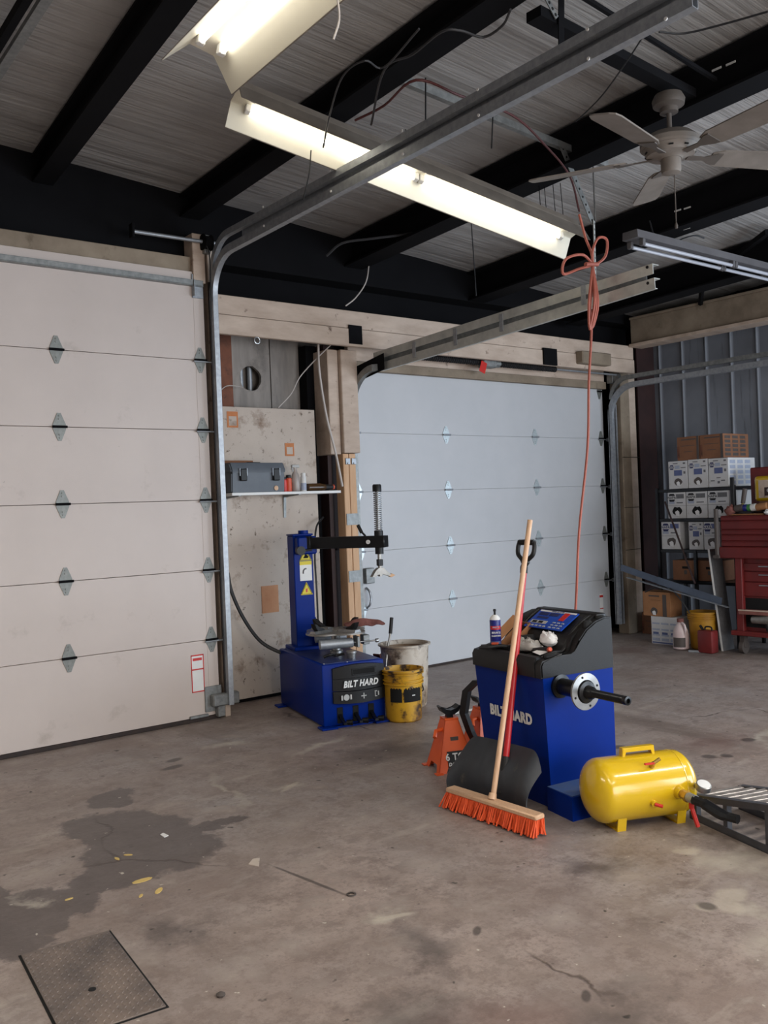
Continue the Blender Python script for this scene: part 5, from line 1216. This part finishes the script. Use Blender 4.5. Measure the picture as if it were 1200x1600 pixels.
jg = thing('plastic_jug', 'pale plastic jug with a dark label on the floor beside the far yellow bucket', 'jug', (8.01, 5.415, 0))
mk('body', B().lathe([(.06, 0), (.078, .012), (.078, .15), (.07, .19), (.05, .235), (.028, .27), (.028, .28)], n=20), 'jug', jg)
mk('cap', B().lathe([(.034, .275), (.034, .305), (.03, .31)], n=16), 'rag', jg)
mk('handle', B().tube(smooth([(-.02, -.03, .27), (-.03, -.065, .25), (-.03, -.075, .2), (-.03, -.07, .17)]), .012), 'jug', jg)
curved_patch(jg, 'dark_label', .0795, 2.6, 4.3, .03, .125, 'tape')
fb_ = pail('bucket', 'faded yellow bucket by the jug under the storage rack', (8.20, 5.275, 0), .13, .145, .36, 'yellow_far', 'tape', (.34, .32, .3))
ff = thing('fuel_can', 'small dark red can standing in front of the far yellow bucket', 'can', (7.99, 5.10, 0))
mk('body', B().box((-.06, -.08, 0), (.06, .08, .22), .015, seg=2), 'red_chest', ff); mk('spout', B().tube([(0, .05, .22), (0, .08, .26)], .014), 'black', ff)
mk('carry_handle', B().tube(smooth([(0, -.05, .21), (0, -.04, .25), (0, .02, .25), (0, .03, .21)]), .008), 'black', ff)
ld = mk('metal_duct', B().prism([(-.06, .0), (.06, -.02), (.062, -.016), (-.054, .006), (-.054, .07), (-.06, .07)], 'y', 0, .62), 'blue_metal', sm=False)
def orient(o, p0, p1):
    d = Vector(p1)-Vector(p0); o.location = p0; o.rotation_mode = 'QUATERNION'; o.rotation_quaternion = d.to_track_quat('Y', 'Z')
orient(ld, (8.19, 5.62, .60), (8.19, 6.05, .715)); tag(ld, 'blue grey folded metal channel, the left of two laid across the low boxes', 'metal channel', 'folded metal channels')
l2 = mk('metal_duct', B().prism([(-.06, .0), (.06, -.02), (.062, -.016), (-.054, .006), (-.054, .075), (-.06, .075)], 'y', 0, .75), 'blue_metal', sm=False)
orient(l2, (8.17, 5.02, .455), (8.17, 5.7, .625)); tag(l2, 'blue grey folded metal channel reaching the white board, the right of the two', 'metal channel', 'folded metal channels')
l3 = mk('metal_strip', B().box((-.05, 0, 0), (.0, 1.2, .004)), 'galv', sm=False)
orient(l3, (8.12, 4.93, .44), (8.12, 6.1, .69)); tag(l3, 'thin flat metal strip under the folded channels', 'metal strip')
wv_ = B()
wv_._add([(0, 0, 0), (.2, 0, 0), (.2, .022, 0), (0, .022, 0), (0, .11, 1.0), (.2, .11, 1.0), (.2, .132, 1.0), (0, .132, 1.0)], [(0,3,2,1),(4,5,6,7),(0,1,5,4),(1,2,6,5),(2,3,7,6),(3,0,4,7)])
wbd = mk('white_board', wv_, 'white', sm=False); wbd.location = (8.15, 5.035, 0)
tag(wbd, 'white edged board leaning between the storage rack and the red tool chest', 'board')
wbd.data.materials.append(mt['print_grey'])
for p in wbd.data.polygons:
    if abs(p.normal.y) > .7: p.material_index = 1
# tool chest
tcx = thing('tool_chest', 'worn red tool chest with upper drawers at the right edge of the picture', 'tool chest', (8.1, 4.98, 0))
mk('top_chest', B().box((0, -.95, 1.03), (.45, 0, 1.33), .006), 'red_chest', tcx, sm=False)
for k, (z0, z1) in enumerate(((1.285, 1.327), (1.20, 1.28), (1.15, 1.195), (1.09, 1.145), (1.035, 1.085))):
    dd_ = mk('drawer', B().box((-.014, -.945, z0), (0, -.005, z1), .004), 'red_chest', tcx, sm=False)
    mk('drawer_pull', B().box((-.022, -.94, z1-.012), (-.014, -.01, z1-.004), .002), 'red_chest', dd_, sm=False)
mk('middle_lip', B().box((-.035, -.97, .92), (.45, .01, 1.03), .008), 'red_chest', tcx, sm=False)
mk('lower_cabinet', B().box((.05, -.97, .22), (.47, -.13, .92), .006), 'red_chest', tcx, sm=False)
mk('corner_post', B().box((.0, -.2, .22), (.05, -.13, .92), .004), 'red_chest', tcx, sm=False)
for (z0, z1) in ((.80, .87), (.70, .79), (.56, .69)):
    dd_ = mk('drawer', B().box((.03, -.95, z0), (.05, -.2, z1), .003), 'red_chest', tcx, sm=False)
    mk('handle', B().box((.015, -.62, z1-.03), (.03, -.36, z1-.02), .002), 'galv', dd_, sm=False)
mk('open_bay', B().box((.045, -.95, .26), (.052, -.2, .54)), 'hole', tcx, sm=False)
mk('base_tray', B().box((-.03, -1.0, .18), (.47, -.08, .225), .006), 'red_chest', tcx, sm=False)
for y in (-.16, -.9):
    mk('caster', B().cyl((.06, y-.02, .065), (.06, y+.02, .065), .065, n=24).box((.03, y-.028, .06), (.09, y+.028, .18), .003), 'tape', tcx)
dv = thing('dark_drawer', 'detached reddish drawer front lying in the open bay of the tool chest', 'drawer', (8.09, 4.66, .39), .1)
mk('panel', B().box((-.04, -.2, 0), (.03, .14, .045), .004), 'rag', dv, sm=False)
mk('edge', B().box((-.043, -.2, .035), (-.04, .14, .047), .001), 'wood_white', dv, sm=False)
mt_ = thing('air_tool', 'greasy chrome air tool in the open bay of the tool chest', 'tool', (8.09, 4.6, .30))
mk('barrel', B().cyl((0, .08, .04), (0, -.12, .05), .035, .045), 'chrome_dusty', mt_); mk('grip', B().cyl((0, -.06, .03), (0, -.08, -.06), .022), 'black', mt_)
# clutter on the chest top (z 1.33)
CG = 'clutter on top of the tool chest'
def ctop(y, x=8.2, z=1.331): return (x, y, z)
yc = thing('yellow_case', 'bright yellow open case standing on the tool chest', 'case', ctop(4.55, 8.32, 1.46), 0)
mk('shell', B().box((0, -.5, 0), (.05, .2, .24), .03, seg=3), 'yellow_tank', yc)
mk('inner_print', B().box((-.002, -.5, .03), (0, .15, .2), .0), 'wood_white', yc, sm=False); mk('dark_print', B().box((-.004, -.3, .05), (-.002, .09, .13)), 'dark_red_steel', yc, sm=False)
for i in range(4): mk('print_dot', B().lathe([(.018, 0), (.017, .001)], (-.004, .05-.07*i, .1), 12, (-1, 0, 0)), 'grey_print', yc)
mk('green_print', B().box((-.005, -.5, .04), (-.003, -.06, .19)), 'darkgreen', yc, sm=False)
mk('support_box', B().box((.0, -.5, -.13), (.12, .15, .0), .004), 'cardboard_dark', yc, sm=False)
tag(mk('red_case', B().box((8.45, 4.2, 1.33), (8.55, 4.86, 1.79), .01), 'red_chest', sm=False), 'dark red case standing behind the yellow case', 'case')
bt = thing('paint_marker_bottle', 'lying bottle with blue, green and white bands on the tool chest', 'bottle', ctop(4.72, 8.15, 1.40), 0)
for a, c, m_ in ((.13, .04, 'tape'), (.04, .0, 'label_blue'), (0, -.035, 'green'), (-.035, -.09, 'white'), (-.09, -.2, 'cardboard')):
    mk('body_band', B().lathe([(.028, 0), (.034, .004), (.034, a-c-.004), (.03, a-c)], (0, a, .012*(-a)*3), 18, (0, -1, .12)), m_, bt)
for i, (y, x, sy, sz, m_, lab) in enumerate(((4.9, 8.14, .05, .09, 'rag', 'brown greasy knob shaped part at the chest corner'), (4.6, 8.22, .09, .07, 'dark_red_steel', 'dark crumpled rag behind the banded bottle'), (4.45, 8.18, .08, .14, 'torn', 'folded white sheet bundle at the right of the chest top'), (4.78, 8.2, .10, .05, 'cable_grey', 'flat tangle of grey rag on the chest top'), (4.5, 8.13, .04, .05, 'torn', 'small white cloth scrap hanging on the chest edge'))):
    o = mk('rag', B().sheet(bag(.05, sy, sz, i*2.3), 16, 16, .001), m_); o.location = ctop(y, x); tag(o, lab, 'rag', CG)
tag(mk('clipboard', B().box((8.12, 4.55, 1.332), (8.3, 4.93, 1.345), .003), 'cardboard', sm=False), 'flat brown tray under the clutter on the tool chest', 'tray')
ch = thing('pry_tool', 'black handled tool with yellow neck standing on the tool chest', 'tool', (8.17, 4.80, 1.345)); 
mk('neck', B().cyl((0, 0, 0.0), (0, -.02, .12), .012), 'yellow_sign', ch); mk('grip', B().cyl((0, -.018, .1), (0, -.045, .24), .02, .024), 'tape', ch)
tag(mk('black_bar', B().box((8.15, 4.86, 1.345), (8.17, 4.90, 1.70), .003), 'black_matte', sm=False), 'upright black bar in front of the right white carton', 'bar')
pp = thing('vertical_pipe', 'dark pipe standing at the left front corner of the tool chest', 'pipe', (8.07, 5.01, 0)); mk('pipe', B().cyl((0, 0, .93), (0, 0, 1.40), .022), 'tape', pp); mk('bracket', B().box((-.03, -.03, .92), (.035, .03, .95)), 'tape', pp)
sl = thing('long_stick', 'thin slanted stick leaning across the cartons of the rack', 'stick', (0, 0, 0)); mk('stick', B().cyl((8.33, 5.762, 1.485), (8.12, 5.303, 0.655), .010, n=8), 'dark_red_steel', sl)
# things lying about on the floor
tag(mk('floor_tool', B().box((-.07, -.01, 0), (.05, .01, .02), .003).cyl((.04, 0, .01), (.1, 0, .014), .008), 'galv', loc=(7.93, 5.2, 0), rot=(0, 0, -1.2)), 'small bright steel tool on the floor below the white board', 'tool')
tag(mk('white_strip', B().sheet(lambda u, v: (4.42+.62*u, 4.99-.25*u+.04*v+.05*math.sin(u*2), .004+.02*math.sin(u*PI)), 14, 2, .003), 'white'), 'white plastic strip on the floor between white bin and balancer', 'strip')
tag(mk('paper_scrap', B().prism([(-.012, -.03), (.014, -.02), (.01, .03), (-.01, .02)], 'z', 0, .003), 'torn', loc=(1.86, 4.17, 0)), 'white paper scrap on the dark wet stain', 'scrap')
lf = []
for i, (p, s_, lab) in enumerate((((1.554, 3.723, 0), 1.3, 'largest yellow leaf at the lower rim of the wet stain'), ((1.561, 3.573, -0), .9, 'yellow leaf bits just right of the largest leaf'), ((1.572, 4.04, 0), .6, 'small yellow leaf inside the wet stain'), ((1.628, 4.049, 0), .6, 'tiny yellow leaf inside the wet stain beside the small one'), ((1.254, 3.755, 0), .5, 'yellow leaf speck left of the wet stain'), ((1.485, 3.577, 0), .5, 'yellow leaf speck under the largest leaf'))):
    n = 9; pts = [(s_*.035*math.cos(k*2*PI/n)*(1+.4*noise.noise(Vector((k, i, 0)))), s_*.014*math.sin(k*2*PI/n)*(1+.5*noise.noise(Vector((k, i, 4))))) for k in range(n)]
    o = mk('leaf_scrap', B().prism(pts, 'z', 0, .002), 'leaf', loc=(p[0], p[1], 0), rot=(0, 0, i*.8)); tag(o, lab, 'leaf', 'yellow leaf scraps')
tag(mk('pale_scrap', B().prism([(-.05, -.02), (.05, -.01), (.04, .02), (-.02, .03)], 'z', 0, .003), 'ply', loc=(2.009, 3.553, 0), rot=(0, 0, .9)), 'pale flattened scrap right of the wet stain', 'scrap')
tag(mk('floor_washer', B().lathe([(.012, 0), (.02, 0), (.02, .004), (.012, .004)], (2.117, 2.99, 0), 14, cap0=False, cap1=False), 'tape'), 'small dark washer ring on the open floor', 'washer')
tag(mk('floor_pebble', B().lathe([(.012, 0), (.016, .008), (.006, .014)], (1.355, 2.657, 0), 8), 'tape'), 'small dark chip on the floor near the steel hatch', 'chip')
# steel hatch in the floor
ht_ = thing('floor_hatch', 'dark checkered steel access plate set into the concrete at the lower left', 'hatch', (1.262, 3.354, 0), -math.radians(6))
mk('frame_gap', B().box((-.318, -.648, .0005), (.008, .008, .0015)), 'hole', ht_, sm=False)
k = N('checker_steel'); cc = k.mix(k.ramp(k.noise(3.5, 4), .35, .65), lin((124, 110, 101)), lin((74, 68, 67))); k.l(cc, k.b.inputs['Base Color']); k.b.inputs['Roughness'].default_value = .5; mt['checker'] = k.m
mk('plate', B().box((-.31, -.64, .001), (0, 0, .006), .001), 'checker', ht_, sm=False)
tr_ = B()
for i in range(16):
    for j in range(33):
        x, y = -.30+i*.0193, -.63+j*.019; a = PI/4 if (i+j) % 2 else -PI/4
        tr_._add([tuple(Vector((x+u*math.cos(a)-v*math.sin(a), y+u*math.sin(a)+v*math.cos(a), .0078 if k_ else .006))) for k_ in (0, 1) for (u, v) in ((-.008 if not k_ else -.005, 0), (0, -.0025 if not k_ else -.001), (.008 if not k_ else .005, 0), (0, .0025 if not k_ else .001))], [(4,5,6,7),(0,1,5,4),(1,2,6,5),(2,3,7,6),(3,0,4,7)])
o = mk('tread_pattern', tr_, 'checker', ht_, sm=False); o['kind'] = 'stuff'
mk('finger_hole', B().lathe([(.014, .0), (.012, .0088)], (-.165, -.40, 0), 14), 'hole', ht_, sm=False)
